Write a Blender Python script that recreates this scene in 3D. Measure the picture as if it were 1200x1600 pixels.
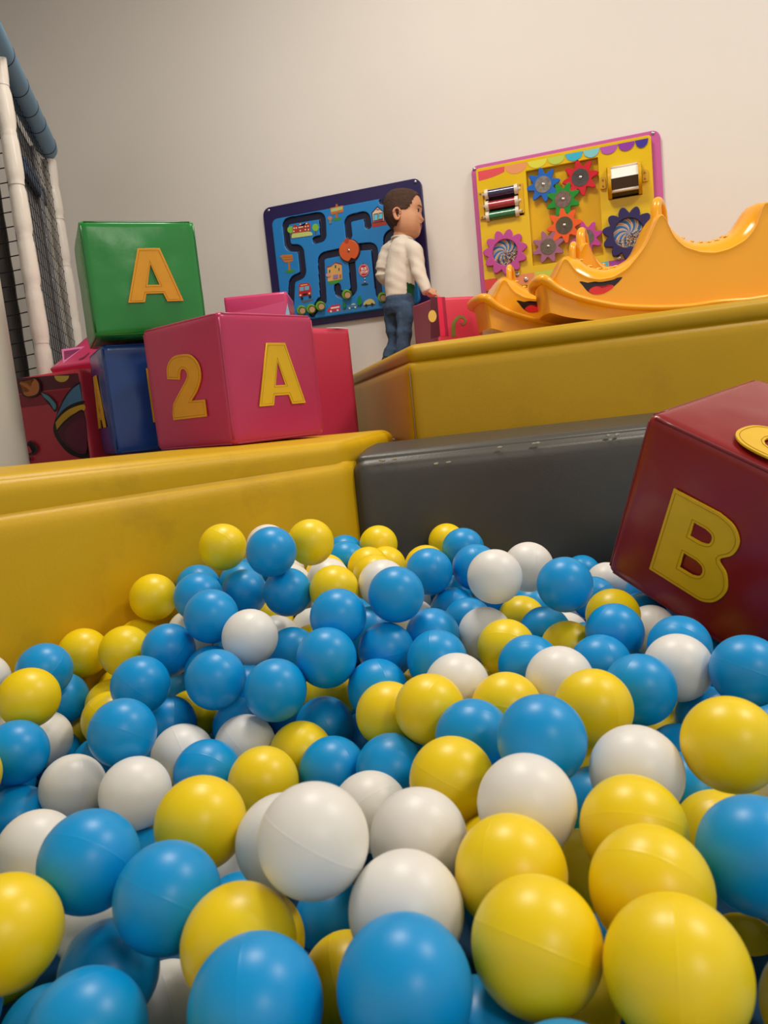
import bpy, bmesh, math, random
import numpy as np
from mathutils import Vector, Matrix
scene = bpy.context.scene
COL = scene.collection
for o in list(bpy.data.objects): bpy.data.objects.remove(o, do_unlink=True)
random.seed(11)

# ------------------------------------------------------------------ camera
# world: X runs right along the back wall, Y towards it, Z up, metres; pit floor at z = 0
F_PX = 1200.0
PITCH, ROLL, YAW = math.radians(7.6), math.radians(5.78), math.radians(18.4)
CAM = np.array([0.0, 0.0, 0.62])
_fw = np.array([-math.sin(YAW)*math.cos(PITCH), math.cos(YAW)*math.cos(PITCH), -math.sin(PITCH)])
_r0 = np.array([math.cos(YAW), math.sin(YAW), 0.0])
_u0 = np.cross(_r0, _fw)
_ri = math.cos(ROLL)*_r0 - math.sin(ROLL)*_u0
_up = math.sin(ROLL)*_r0 + math.cos(ROLL)*_u0
cam_data = bpy.data.cameras.new('camera')
cam_data.sensor_fit = 'HORIZONTAL'; cam_data.sensor_width = 36.0; cam_data.lens = 36.0*F_PX/1200.0
cam_data.clip_start = 0.02
cam_data.dof.use_dof = True; cam_data.dof.focus_distance = 1.7; cam_data.dof.aperture_fstop = 15.0
cam = bpy.data.objects.new('camera', cam_data); COL.objects.link(cam)
cam.matrix_world = Matrix(((_ri[0], _up[0], -_fw[0], CAM[0]), (_ri[1], _up[1], -_fw[1], CAM[1]),
                           (_ri[2], _up[2], -_fw[2], CAM[2]), (0, 0, 0, 1)))
scene.camera = cam

# ------------------------------------------------------------------ light
world = bpy.data.worlds.new('world'); scene.world = world; world.use_nodes = True
world.node_tree.nodes['Background'].inputs[0].default_value = (1.0, 0.955, 0.90, 1)
world.node_tree.nodes['Background'].inputs[1].default_value = 0.74
def ceiling_lamp(x, y, watts, size=0.62, z=2.99):
    d = bpy.data.lights.new('ceiling_lamp', 'AREA'); d.shape = 'SQUARE'; d.size = size; d.energy = watts
    d.color = (1.0, 0.925, 0.83)
    o = bpy.data.objects.new('ceiling_lamp', d); o.location = (x, y, z); COL.objects.link(o)
ceiling_lamp(-0.64, 1.80, 43)
ceiling_lamp(1.70, 1.80, 47)
ceiling_lamp(2.33, -1.70, 46)
vs = scene.view_settings
vs.view_transform = 'Standard'; vs.look = 'None'; vs.gamma = 1.0; vs.use_curve_mapping = False
vs.exposure = -0.06

# ------------------------------------------------------------------ measuring helpers (photo measurement -> place in the room)
def ray(x, y): return (x-600)/F_PX*_ri - (y-800)/F_PX*_up + _fw
def at_depth(x, y, d): return CAM + ray(x, y)*d
def at_z(x, y, z):
    r = ray(x, y); return CAM + r*((z-CAM[2])/r[2])
def at_y(x, y, Y):
    r = ray(x, y); return CAM + r*(Y/r[1])
def on_plane(x, y, p0, n):
    r = ray(x, y); n = np.asarray(n, float); return CAM + r*(((np.asarray(p0)-CAM)@n)/(r@n))
def photo_xy(p):
    q = np.asarray(p)-CAM; d = q@_fw
    return 600+F_PX*(q@_ri)/d, 800-F_PX*(q@_up)/d

# ------------------------------------------------------------------ materials
MATS = {}
def lin(c):
    c = c/255.0
    return c/12.92 if c <= 0.04045 else ((c+0.055)/1.055)**2.4
def mat(name, rgb, rough=0.45, spec=0.5, noise=0.0, nscale=6.0, bump=0.0, bscale=60.0, coat=0.0, metal=0.0,
        sss=0.0, trans=0.0, alpha=1.0, sheen=0.0, stain=None, stain_scale=3.0, stain_amt=0.0):
    if name in MATS: return MATS[name]
    m = bpy.data.materials.new(name); m.use_nodes = True; MATS[name] = m
    nt = m.node_tree; b = nt.nodes['Principled BSDF']
    col = tuple(lin(v) for v in rgb)+(1.0,)
    b.inputs['Base Color'].default_value = col
    b.inputs['Roughness'].default_value = rough
    b.inputs['Specular IOR Level'].default_value = spec
    b.inputs['Metallic'].default_value = metal
    b.inputs['Coat Weight'].default_value = coat; b.inputs['Coat Roughness'].default_value = 0.12
    b.inputs['Transmission Weight'].default_value = trans
    b.inputs['Alpha'].default_value = alpha
    b.inputs['Sheen Weight'].default_value = sheen
    if sss > 0:
        b.inputs['Subsurface Weight'].default_value = sss
        b.inputs['Subsurface Radius'].default_value = (0.01, 0.006, 0.004)
    tc = nt.nodes.new('ShaderNodeTexCoord')
    last = None
    if noise > 0:
        n = nt.nodes.new('ShaderNodeTexNoise'); n.inputs['Scale'].default_value = nscale; n.inputs['Detail'].default_value = 5
        nt.links.new(tc.outputs['Object'], n.inputs['Vector'])
        r = nt.nodes.new('ShaderNodeValToRGB')
        r.color_ramp.elements[0].position = 0.3; r.color_ramp.elements[1].position = 0.7
        r.color_ramp.elements[0].color = tuple(c*(1-noise) for c in col[:3])+(1,)
        r.color_ramp.elements[1].color = tuple(min(1, c*(1+noise*0.6)) for c in col[:3])+(1,)
        nt.links.new(n.outputs['Fac'], r.inputs['Fac']); last = r.outputs['Color']
    if stain:
        n2 = nt.nodes.new('ShaderNodeTexNoise'); n2.inputs['Scale'].default_value = stain_scale; n2.inputs['Detail'].default_value = 8
        n2.inputs['Roughness'].default_value = 0.65
        nt.links.new(tc.outputs['Object'], n2.inputs['Vector'])
        r2 = nt.nodes.new('ShaderNodeValToRGB'); r2.color_ramp.elements[0].position = 0.55; r2.color_ramp.elements[1].position = 0.78
        r2.color_ramp.elements[0].color = (0, 0, 0, 1); r2.color_ramp.elements[1].color = (stain_amt,)*3+(1,)
        nt.links.new(n2.outputs['Fac'], r2.inputs['Fac'])
        mx = nt.nodes.new('ShaderNodeMix'); mx.data_type = 'RGBA'
        nt.links.new(r2.outputs['Color'], mx.inputs[0])
        if last: nt.links.new(last, mx.inputs[6])
        else: mx.inputs[6].default_value = col
        mx.inputs[7].default_value = tuple(lin(v) for v in stain)+(1,)
        last = mx.outputs[2]
    if last: nt.links.new(last, b.inputs['Base Color'])
    if bump > 0:
        n3 = nt.nodes.new('ShaderNodeTexNoise'); n3.inputs['Scale'].default_value = bscale; n3.inputs['Detail'].default_value = 4
        nt.links.new(tc.outputs['Object'], n3.inputs['Vector'])
        bp = nt.nodes.new('ShaderNodeBump'); bp.inputs['Strength'].default_value = bump; bp.inputs['Distance'].default_value = 0.01
        nt.links.new(n3.outputs['Fac'], bp.inputs['Height']); nt.links.new(bp.outputs['Normal'], b.inputs['Normal'])
    return m
def flat(rgb, rough=0.4, spec=0.4):                     # plain printed colour
    return mat('print_%d_%d_%d' % tuple(rgb), rgb, rough, spec)

# ------------------------------------------------------------------ object helpers
def link(name, me, material=None, parent=None, smooth=False):
    o = bpy.data.objects.new(name, me); COL.objects.link(o)
    if material is not None:
        for mm in (material if isinstance(material, (list, tuple)) else [material]): me.materials.append(mm)
    if smooth: me.polygons.foreach_set('use_smooth', [True]*len(me.polygons))
    if parent is not None: o.parent = parent; o.matrix_parent_inverse = parent_inv(parent)
    return o
def parent_inv(p): return parent_world(p).inverted()
def parent_world(p):
    m = Matrix.LocRotScale(p.location, p.rotation_euler, p.scale)
    if p.parent is not None: m = parent_world(p.parent) @ p.matrix_parent_inverse @ m
    return m
def pyd(name, v, f, material=None, parent=None, smooth=False):
    me = bpy.data.meshes.new(name); me.from_pydata([tuple(map(float, q)) for q in v], [], [tuple(q) for q in f]); me.update()
    return link(name, me, material, parent, smooth)
def from_bm(name, bm, material=None, parent=None, smooth=False):
    bmesh.ops.recalc_face_normals(bm, faces=bm.faces[:])
    me = bpy.data.meshes.new(name); bm.to_mesh(me); bm.free()
    return link(name, me, material, parent, smooth)
def thing(name, loc, label, cat, group=None, rotz=0.0):
    o = bpy.data.objects.new(name, None); COL.objects.link(o); o.location = tuple(map(float, loc)); o.rotation_euler = (0, 0, rotz)
    o.empty_display_size = 0.05
    return tag(o, label, cat, group)
def tag(o, label, cat, group=None):
    o['label'] = label; o['category'] = cat
    if group: o['group'] = group
    return o
def struct(o, label=None):
    o['kind'] = 'structure'
    if label: o['label'] = label
    return o
def auto_smooth(o, deg=40):
    me = o.data
    me.polygons.foreach_set('use_smooth', [True]*len(me.polygons))
    try: me.set_sharp_from_angle(angle=math.radians(deg))
    except Exception: pass
    return o

def cube_grid(nx, ny, nz):
    """welded surface grid of [-1,1]^3"""
    idx = {}; V = []; Fc = []
    def vid(i, j, k):
        key = (i, j, k)
        if key not in idx: idx[key] = len(V); V.append((2*i/nx-1, 2*j/ny-1, 2*k/nz-1))
        return idx[key]
    for i in range(nx):
        for j in range(ny):
            Fc.append((vid(i,j,0), vid(i,j+1,0), vid(i+1,j+1,0), vid(i+1,j,0)))
            Fc.append((vid(i,j,nz), vid(i+1,j,nz), vid(i+1,j+1,nz), vid(i,j+1,nz)))
    for i in range(nx):
        for k in range(nz):
            Fc.append((vid(i,0,k), vid(i+1,0,k), vid(i+1,0,k+1), vid(i,0,k+1)))
            Fc.append((vid(i,ny,k), vid(i,ny,k+1), vid(i+1,ny,k+1), vid(i+1,ny,k)))
    for j in range(ny):
        for k in range(nz):
            Fc.append((vid(0,j,k), vid(0,j,k+1), vid(0,j+1,k+1), vid(0,j+1,k)))
            Fc.append((vid(nx,j,k), vid(nx,j+1,k), vid(nx,j+1,k+1), vid(nx,j,k+1)))
    return np.array(V), Fc
def warp(p, half, r):
    """concentrate grid lines at the rounded rims, then round the box"""
    q = np.sign(p)*(1-(1-np.abs(p))**1.6)*half
    inner = np.clip(q, -(half-r), half-r)
    d = q-inner; n = np.linalg.norm(d, axis=1)[:, None]
    # map the box-shaped shell to a round one
    m = np.max(np.abs(d), axis=1)[:, None]
    return np.where(n > 1e-9, inner + d/np.maximum(n, 1e-9)*np.minimum(m, r)*1.0, q), q
def vnoise(P, scale, seed=0):
    """cheap smooth noise from a sum of sines"""
    rs = np.random.RandomState(seed); out = np.zeros(len(P))
    for k in range(7):
        w = rs.normal(size=3); w = w/np.linalg.norm(w)*scale*rs.uniform(0.6, 2.0)
        out += np.sin(P@w + rs.uniform(0, 6.28))/7
    return out
def soft_box(name, half, r, material, parent=None, n=(20, 20, 20), bulge=0.0, wrinkle=0.0, wscale=18.0, seed=0, xf=None):
    half = np.array(half, float)
    V, Fc = cube_grid(*n)
    P, q = warp(V, half, r)
    uvw = q/half
    if bulge or wrinkle:
        nz = vnoise(P, wscale, seed)
        nz2 = vnoise(P, wscale*2.7, seed+5)
        for ax in range(3):
            a, b = [k for k in range(3) if k != ax]
            w = (1-uvw[:, a]**2)*(1-uvw[:, b]**2)
            edge = np.clip((np.abs(uvw[:, ax])-0.8)/0.2, 0, 1)
            P[:, ax] += np.sign(uvw[:, ax])*edge*(bulge*w + wrinkle*(nz+0.5*nz2)*np.sqrt(np.maximum(w, 0)))
    if xf is not None: P = np.array([xf(p) for p in P])
    return pyd(name, P, Fc, material, parent, True)
def quad_pad(name, quad, z0, z1, r, material, parent=None, n=(48, 16, 12), bulge=0.0, wrinkle=0.0, wscale=9.0, seed=0):
    """upholstered slab over a plan quad a,b,c,d (a->b front edge, d->c back edge); z0,z1 may be 4 corner heights"""
    a, b, c, d = [np.array(q, float) for q in quad]
    L1 = np.linalg.norm(b-a); L2 = np.linalg.norm(d-a)
    z0 = np.array(z0 if hasattr(z0, '__len__') else [z0]*4, float); z1 = np.array(z1 if hasattr(z1, '__len__') else [z1]*4, float)
    H = float((z1-z0).mean())
    half = np.array([L1/2, L2/2, H/2])
    V, Fc = cube_grid(*n)
    P, q = warp(V, half, r)
    uvw = q/half
    nz = vnoise(P, wscale, seed); nz2 = vnoise(P*np.array([1, 1, 3.0]), wscale*2.3, seed+9)
    for ax in range(3):
        aa, bb = [k for k in range(3) if k != ax]
        w = (1-uvw[:, aa]**2)*(1-uvw[:, bb]**2)
        wf = np.sqrt(np.maximum(w, 0))
        edge = np.clip((np.abs(uvw[:, ax])-0.7)/0.3, 0, 1)
        P[:, ax] += np.sign(uvw[:, ax])*edge*(bulge*wf + wrinkle*(nz+0.6*nz2)*wf)
    s = P[:, 0]/L1+0.5; t = P[:, 1]/L2+0.5; h = P[:, 2]/H+0.5
    w4 = np.stack([(1-s)*(1-t), s*(1-t), s*t, (1-s)*t], 1)
    xy = w4@np.stack([a, b, c, d]); zz = (w4@z0)*(1-h)+(w4@z1)*h
    return pyd(name, np.column_stack([xy, zz]), Fc, material, parent, True)
def tube(pts, rad, seg=10, cap=True, V=None, Fc=None, squash=None, ref=None):
    """tube along points; rad scalar, list or list of (ra, rb). Returns V,F lists"""
    pts = [np.array(p, float) for p in pts]
    V = [] if V is None else V; Fc = [] if Fc is None else Fc
    n = len(pts); base = len(V)
    if not hasattr(rad, '__len__'): rad = [rad]*n
    ref = np.array(ref if ref is not None else (0.13, 0.21, 0.97), float)
    for i, p in enumerate(pts):
        t = pts[min(i+1, n-1)]-pts[max(i-1, 0)]; t = t/max(np.linalg.norm(t), 1e-9)
        e1 = np.cross(ref, t); 
        if np.linalg.norm(e1) < 1e-3: e1 = np.cross((1, 0, 0), t)
        e1 = e1/np.linalg.norm(e1); e2 = np.cross(t, e1)
        ra, rb = (rad[i] if hasattr(rad[i], '__len__') else (rad[i], rad[i]))
        for k in range(seg):
            an = 2*math.pi*k/seg; V.append(p+e1*math.cos(an)*ra+e2*math.sin(an)*rb)
    for i in range(n-1):
        for k in range(seg):
            a = base+i*seg+k; b = base+i*seg+(k+1) % seg
            Fc.append((a, b, b+seg, a+seg))
    if cap:
        Fc.append(tuple(base+k for k in range(seg))[::-1]); Fc.append(tuple(base+(n-1)*seg+k for k in range(seg)))
    return V, Fc
def disc_solid(c, ax, u, r, h, seg=24, V=None, Fc=None, r2=None):
    """short cylinder from c along ax"""
    c = np.array(c, float); ax = np.array(ax, float)
    return tube([c, c+ax*h], [r, r if r2 is None else r2], seg, True, V, Fc, ref=u)
def smooth_path(pts, n=6, closed=False):
    """Catmull-Rom"""
    P = [np.array(p, float) for p in pts]; out = []
    m = len(P)
    rng = range(m if closed else m-1)
    for i in rng:
        g = (lambda k: P[k % m]) if closed else (lambda k: P[min(max(k, 0), m-1)])
        p0, p1, p2, p3 = g(i-1), g(i), g(i+1), g(i+2)
        for k in range(n):
            t = k/n
            out.append(0.5*((2*p1)+(-p0+p2)*t+(2*p0-5*p1+4*p2-p3)*t*t+(-p0+3*p1-3*p2+p3)*t**3))
    if not closed: out.append(P[-1])
    return out
def flat_shape(loops, thick, bevel=0.0):
    """filled 2D outline (with holes) as a mesh lying in xy, from z=0 to z=thick"""
    cu = bpy.data.curves.new('outline', 'CURVE'); cu.dimensions = '2D'; cu.fill_mode = 'BOTH'
    cu.extrude = thick/2; cu.bevel_depth = bevel; cu.bevel_resolution = 1; 
    if bevel: cu.offset = -bevel
    for lp in loops:
        s = cu.splines.new('POLY'); s.points.add(len(lp)-1); s.use_cyclic_u = True
        for q, p in zip(s.points, lp): q.co = (float(p[0]), float(p[1]), 0, 1)
    o = bpy.data.objects.new('outline', cu); COL.objects.link(o)
    dg = bpy.context.evaluated_depsgraph_get()
    me = bpy.data.meshes.new_from_object(o.evaluated_get(dg))
    bpy.data.objects.remove(o, do_unlink=True); bpy.data.curves.remove(cu)
    for v in me.vertices: v.co.z += thick/2+bevel
    return me
def outline_object(name, loops, thick, matrix, material, parent=None, bevel=0.0):
    me = flat_shape(loops, thick, bevel); me.transform(matrix); me.name = name
    me.materials.clear()
    return link(name, me, material, parent)
def frame_matrix(o, x, y, z):
    return Matrix(((x[0], y[0], z[0], o[0]), (x[1], y[1], z[1], o[1]), (x[2], y[2], z[2], o[2]), (0, 0, 0, 1)))
def stitch_loop(lp, inset):
    """the outline moved inwards by inset (miter), for stitching"""
    n = len(lp); P = np.array(lp, float); area = 0.5*sum(P[i][0]*P[(i+1) % n][1]-P[(i+1) % n][0]*P[i][1] for i in range(n))
    s = 1 if area > 0 else -1; out = []
    for i in range(n):
        e1 = P[i]-P[i-1]; e2 = P[(i+1) % n]-P[i]
        n1 = np.array([-e1[1], e1[0]])/max(np.linalg.norm(e1), 1e-9)*s; n2 = np.array([-e2[1], e2[0]])/max(np.linalg.norm(e2), 1e-9)*s
        m = n1+n2; m = m/max(np.linalg.norm(m), 1e-9); k = inset/max(m@n1, 0.45)
        out.append(P[i]+m*k)
    return out
def layered_print(name, layers, to3d, normal, parent, step=0.0004, start=0.0006):
    """flat print: layers of (rgb, outline in photo measure); to3d maps a point onto the surface"""
    V = []; Fc = []; mi = []; mats = []; nrm = np.array(normal, float)
    for li, (rgb, lp) in enumerate(layers):
        m = flat(rgb)
        if m not in mats: mats.append(m)
        pts = [to3d(*p)+nrm*(start+step*li) for p in lp]
        b = len(V); V += pts; Fc.append(tuple(range(b, b+len(pts)))); mi.append(mats.index(m))
    bm = bmesh.new(); vs_ = [bm.verts.new(tuple(v)) for v in V]
    for f, k in zip(Fc, mi):
        try:
            fc = bm.faces.new([vs_[i] for i in f]); fc.material_index = k
        except ValueError: pass
    bmesh.ops.triangulate(bm, faces=bm.faces[:], ngon_method='EAR_CLIP')
    me = bpy.data.meshes.new(name); bm.to_mesh(me); bm.free()
    # make every print face look out of the surface
    o = link(name, me, mats, parent)
    bm = bmesh.new(); bm.from_mesh(me)
    for f in bm.faces:
        f.normal_update()
        if f.normal.dot(Vector(normal)) < 0: f.normal_flip()
    bm.to_mesh(me); bm.free()
    return o
def stroke(pts, ws):
    P = [np.array(p, float) for p in pts]; n = len(P); w = np.interp(np.linspace(0, 1, n), np.linspace(0, 1, len(ws)), ws); a = []; b = []
    for i in range(n):
        t = P[min(i+1, n-1)]-P[max(i-1, 0)]; t = t/max(np.linalg.norm(t), 1e-9); m = np.array([-t[1], t[0]])
        a.append(P[i]+m*w[i]); b.append(P[i]-m*w[i])
    return a+b[::-1]
def stroke_quads(pts, ws):
    o = stroke(pts, ws); n = len(o)//2
    return [[o[i], o[i+1], o[2*n-2-i], o[2*n-1-i]] for i in range(n-1)]
def ell(cx, cy, rx, ry, n=20, rot=0.0, a0=0.0, a1=2*math.pi):
    out = []
    for k in range(n):
        a = a0+(a1-a0)*k/(n if abs(a1-a0-2*math.pi) < 1e-6 else n-1)
        x, y = rx*math.cos(a), ry*math.sin(a)
        out.append((cx+x*math.cos(rot)-y*math.sin(rot), cy+x*math.sin(rot)+y*math.cos(rot)))
    return out
# ================================================================== the setting
WALL_Y = 3.30
wall_m = mat('wall_paint', (226, 221, 213), 0.75, 0.25, noise=0.03, nscale=1.3, bump=0.03, bscale=180)
def slab(name, x0, x1, y0, y1, z0, z1, m, parent=None, bev=0.0):
    bm = bmesh.new(); bmesh.ops.create_cube(bm, size=1)
    for v in bm.verts: v.co = Vector(((x0+x1)/2+v.co.x*(x1-x0), (y0+y1)/2+v.co.y*(y1-y0), (z0+z1)/2+v.co.z*(z1-z0)))
    if bev: bmesh.ops.bevel(bm, geom=bm.edges[:], offset=bev, segments=2, affect='EDGES')
    return from_bm(name, bm, m, parent)
struct(slab('wall_back', -3.3, 4.2, WALL_Y, WALL_Y+0.1, -0.02, 3.02, wall_m), 'plain off-white painted back wall')
struct(slab('wall_left', -3.4, -3.3, -1.2, WALL_Y+0.1, -0.02, 3.02, wall_m), 'plain off-white side wall behind the play frame')
struct(slab('ceiling', -3.4, 4.2, -3.2, WALL_Y+0.1, 3.02, 3.1, mat('ceiling_paint', (235, 230, 222), 0.9, 0.1)), 'white ceiling')
floor_m = mat('pit_floor_mat', (22, 80, 120), 0.6, 0.3, noise=0.1)
struct(slab('floor', -3.3, 4.2, -3.2, WALL_Y, -0.02, 0.10, floor_m), 'blue mat under the ball pit')

# pit rim geometry (plan)
PA = np.array([-0.944, 0.949]); PC = np.array([-0.596, 1.594]); PE = np.array([0.016, 1.883])
d1 = (PC-PA)/np.linalg.norm(PC-PA); n1 = np.array([-d1[1], d1[0]])       # n1 points out of the pit
d2 = (PE-PC)/np.linalg.norm(PE-PC); n2 = np.array([-d2[1], d2[0]])
UP0 = np.array([-0.565, 2.02]); UP1 = at_depth(1200, 497, 2.10)[:2]
du = (UP1-UP0)/np.linalg.norm(UP1-UP0)
ue = np.array([-0.446, 0.895])
yel_m = mat('yellow_vinyl', (212, 168, 12), 0.42, 0.32, noise=0.07, nscale=3.0, bump=0.05, bscale=220, stain=(120, 92, 30), stain_scale=5.0, stain_amt=0.35)
yel2_m = mat('mustard_vinyl', (188, 146, 4), 0.45, 0.30, noise=0.06, nscale=3.0, bump=0.05, bscale=220, stain=(110, 84, 28), stain_scale=4.0, stain_amt=0.25)
gry_m = mat('charcoal_vinyl', (68, 64, 56), 0.40, 0.5, noise=0.06, nscale=4.0, bump=0.05, bscale=220)

# left pit wall: panel + puffed top cushion
pl = thing('padded_pit_wall', (PA[0], PA[1], 0.10), 'long yellow vinyl pit wall with puffed top cushion under the letter cubes', 'padded wall')
a = PA-d1*1.15; b = PC; back = 0.44
qd = (a, b, np.array([-0.655, 2.140]), a+n1*back)
quad_pad('front_panel', qd, 0.10, (0.535, 0.5155, 0.5155, 0.535), 0.035, yel_m, pl, (70, 18, 20), 0.012, 0.002, 6.0, 1)
qt = (a+n1*0.012, b+n1*0.012+d1*0.0, np.array([-0.655, 2.135]), a+n1*back)
def mixq(q, t0, t1):    # keep part of a quad between depth fractions
    return (q[0]+(q[3]-q[0])*t0, q[1]+(q[2]-q[1])*t0, q[1]+(q[2]-q[1])*t1, q[0]+(q[3]-q[0])*t1)
quad_pad('top_cushion', qt, 0.488, (0.604, 0.560, 0.562, 0.604), 0.034, yel_m, pl, (90, 30, 14), 0.004, 0.0022, 8.0, 4)

# grey pit wall
pg = thing('padded_pit_wall', (PC[0], PC[1], 0.10), 'charcoal grey vinyl pit wall with worn piping along its top edge', 'padded wall')
e2 = PC+d2*2.3
g0 = PC+d1*0.004
quad_pad('front_panel', (g0, e2, e2+n2*0.33, g0+n2*0.30+d2*0.05), 0.10, 0.513, 0.03, gry_m, pg, (80, 14, 18), 0.010, 0.0015, 6.0, 2)
quad_pad('top_cushion', (g0+n2*0.018+d2*0.012, e2+n2*0.018, e2+n2*0.33, g0+n2*0.30+d2*0.07), 0.486, (0.522, 0.524, 0.536, 0.534), 0.014, gry_m, pg, (80, 18, 6), 0.006, 0.001, 8.0, 3)
wear = mat('bare_backing', (196, 186, 165), 0.8, 0.2)
rs = np.random.RandomState(4)
for k in range(9):                                            # chipped spots along the worn edge
    t = [0.07, 0.10, 0.19, 0.22, 0.34, 0.42, 0.43, 0.60, 0.62][k]
    p = PC+d2*t*1.0+n2*0.002
    c = np.array([p[0], p[1], 0.507 if k not in (2, 3) else 0.486])
    lp = [(c+np.append(d2, 0)*math.cos(2*math.pi*i/7)*rs.uniform(0.003, 0.008)+np.array([0, 0, 1])*math.sin(2*math.pi*i/7)*rs.uniform(0.001, 0.003)) for i in range(7)]
    nrm = np.append(-n2, 0)+np.array([0, 0, 0.6]); nrm = nrm/np.linalg.norm(nrm)
    V = [q-nrm*0.002 for q in lp]+[q+nrm*0.0042 for q in lp]
    pyd('worn_spot', V, [tuple(range(7, 14))]+[(i, (i+1) % 7, (i+1) % 7+7, i+7) for i in range(7)], wear, pg)

# raised platform behind the grey wall
pu = thing('padded_platform', (UP0[0], UP0[1], 0.10), 'mustard yellow padded platform carrying the rockers behind the grey pit wall', 'platform')
uf = UP0+du*2.6
t_end = (3.285-UP0[1])/ue[1]
ub = UP0+ue*t_end; ur = np.array([uf[0]+0.1, 3.285])
quad_pad('front_panel', (UP0, uf, ur, ub), 0.10, (0.740, 0.800, 0.800, 0.740), 0.022, yel2_m, pu, (80, 40, 24), 0.012, 0.002, 6.0, 6)
quad_pad('top_cushion', (UP0+du*0.006, uf, ur, ub), (0.733, 0.790, 0.790, 0.733), (0.783, 0.870, 0.810, 0.785), 0.022, yel2_m, pu, (90, 50, 8), 0.006, 0.0015, 7.0, 7)
# vertical welt at the platform's corner
V, Fc = tube([(UP0[0]+0.004, UP0[1]+0.003, 0.12), (UP0[0]+0.004, UP0[1]+0.003, 0.72)], 0.0018, 8)
pyd('corner_welt', V, Fc, mat('mustard_welt', (96, 66, 14), 0.5), pu, True)

# floor behind the left wall
hall_m = mat('hall_floor', (120, 118, 112), 0.5, 0.4, noise=0.05)
a2 = a+n1*back; 
bm = bmesh.new()
lp = [(-3.3, 0.2), tuple(a2), tuple(qd[2]), tuple(UP0+ue*0.35+np.array([-0.004, 0])), tuple(ub+np.array([-0.004, 0])), (-3.3, 3.29)]
vv = [bm.verts.new((p[0], p[1], 0.53)) for p in lp]; f = bm.faces.new(vv)
r = bmesh.ops.extrude_face_region(bm, geom=[f]); 
for v in [g for g in r['geom'] if isinstance(g, bmesh.types.BMVert)]: v.co.z -= 0.05
struct(from_bm('floor_hall', bm, hall_m), 'grey hall floor behind the yellow pit wall')

# white round pillar at the left edge
pil_c = at_depth(47, 722, 2.02); pr = 0.16
pc = pil_c[:2]-_r0[:2]*(pr+0.016)
V, Fc = tube([(pc[0], pc[1], 0.531), (pc[0], pc[1], 0.54), (pc[0], pc[1], 2.9), (pc[0], pc[1], 3.018)], [pr-0.004, pr, pr, pr], 64)
tag(auto_smooth(pyd('pillar', V, Fc, mat('pillar_paint', (232, 224, 208), 0.45, 0.4, noise=0.02))), 'smooth cream round pillar at the left edge beside the printed box', 'pillar')

# ================================================================== play frame with netting
fp = thing('play_frame', (-1.84, 2.12, 0.531), 'tall soft-play frame of white padded poles, blue top bar and black netting', 'play frame')
white_pad = mat('white_padding', (226, 218, 206), 0.28, 0.55, noise=0.03, bump=0.12, bscale=40)
blue_pad = mat('blue_padding', (96, 140, 172), 0.45, 0.45, noise=0.04, bump=0.06, bscale=40)
interior_grey = mat('grey_interior_shade', (120, 120, 124), 0.35, 0.5)
net_m = mat('black_cord', (20, 19, 22), 0.7, 0.2)
NP = np.array([-1.83, 2.125]); FP = np.array([-2.325, 2.915]); ZT = 1.86
def padded_pole(name, p, z0, z1, r, m, ties, parent, tie_m=None):
    pts = []; rad = []
    zs = sorted(set([z0, z1]+[t for t in ties]))
    for z in np.linspace(z0, z1, 60):
        pts.append((p[0], p[1], z)); 
    for i, q in enumerate(pts):
        dz = min([abs(q[2]-t) for t in ties]+[1]); rad.append(r*(1-0.22*math.exp(-(dz/0.010)**2))*(1+0.03*math.sin(q[2]*37+p[0]*9)))
    V, Fc = tube(pts, rad, 20)
    o = auto_smooth(pyd(name, V, Fc, m, parent), 60)
    for t in ties:
        if z0 < t < z1:
            V, Fc = tube([(p[0], p[1], t-0.006), (p[0], p[1], t+0.006)], r*0.90, 20)
            auto_smooth(pyd('tie_band', V, Fc, tie_m or m, o), 60)
    return o
padded_pole('pole', NP, 0.531, 1.88, 0.027, white_pad, [0.95, 1.12, 1.28, 1.45, 1.60, 1.75], fp)
padded_pole('pole', FP, 0.531, 1.82, 0.030, white_pad, [0.95, 1.15, 1.38, 1.58, 1.72], fp)
dvec = (FP-NP)/np.linalg.norm(FP-NP); lft = np.array([-dvec[1], dvec[0]])      # lft points away from the pit
if lft[0] > 0: lft = -lft
# top bar
bp = [np.append(NP-lft*0.004+dvec*s, ZT+0.004) for s in np.linspace(-0.75, np.linalg.norm(FP-NP)+0.035, 40)]
rad = [0.043]*38+[0.040, 0.028]
V, Fc = tube(bp, rad, 22); bar = auto_smooth(pyd('top_bar', V, Fc, blue_pad, fp), 60)
for s in (0.05, 0.28, 0.46, 0.62, 0.86):
    c = np.append(NP-lft*0.004+dvec*s, ZT+0.004)
    V, Fc = tube([c-np.append(dvec, 0)*0.003, c+np.append(dvec, 0)*0.003], 0.0442, 22); pyd('strap', V, Fc, mat('navy_strap', (24, 44, 70), 0.5), bar, True)
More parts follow.
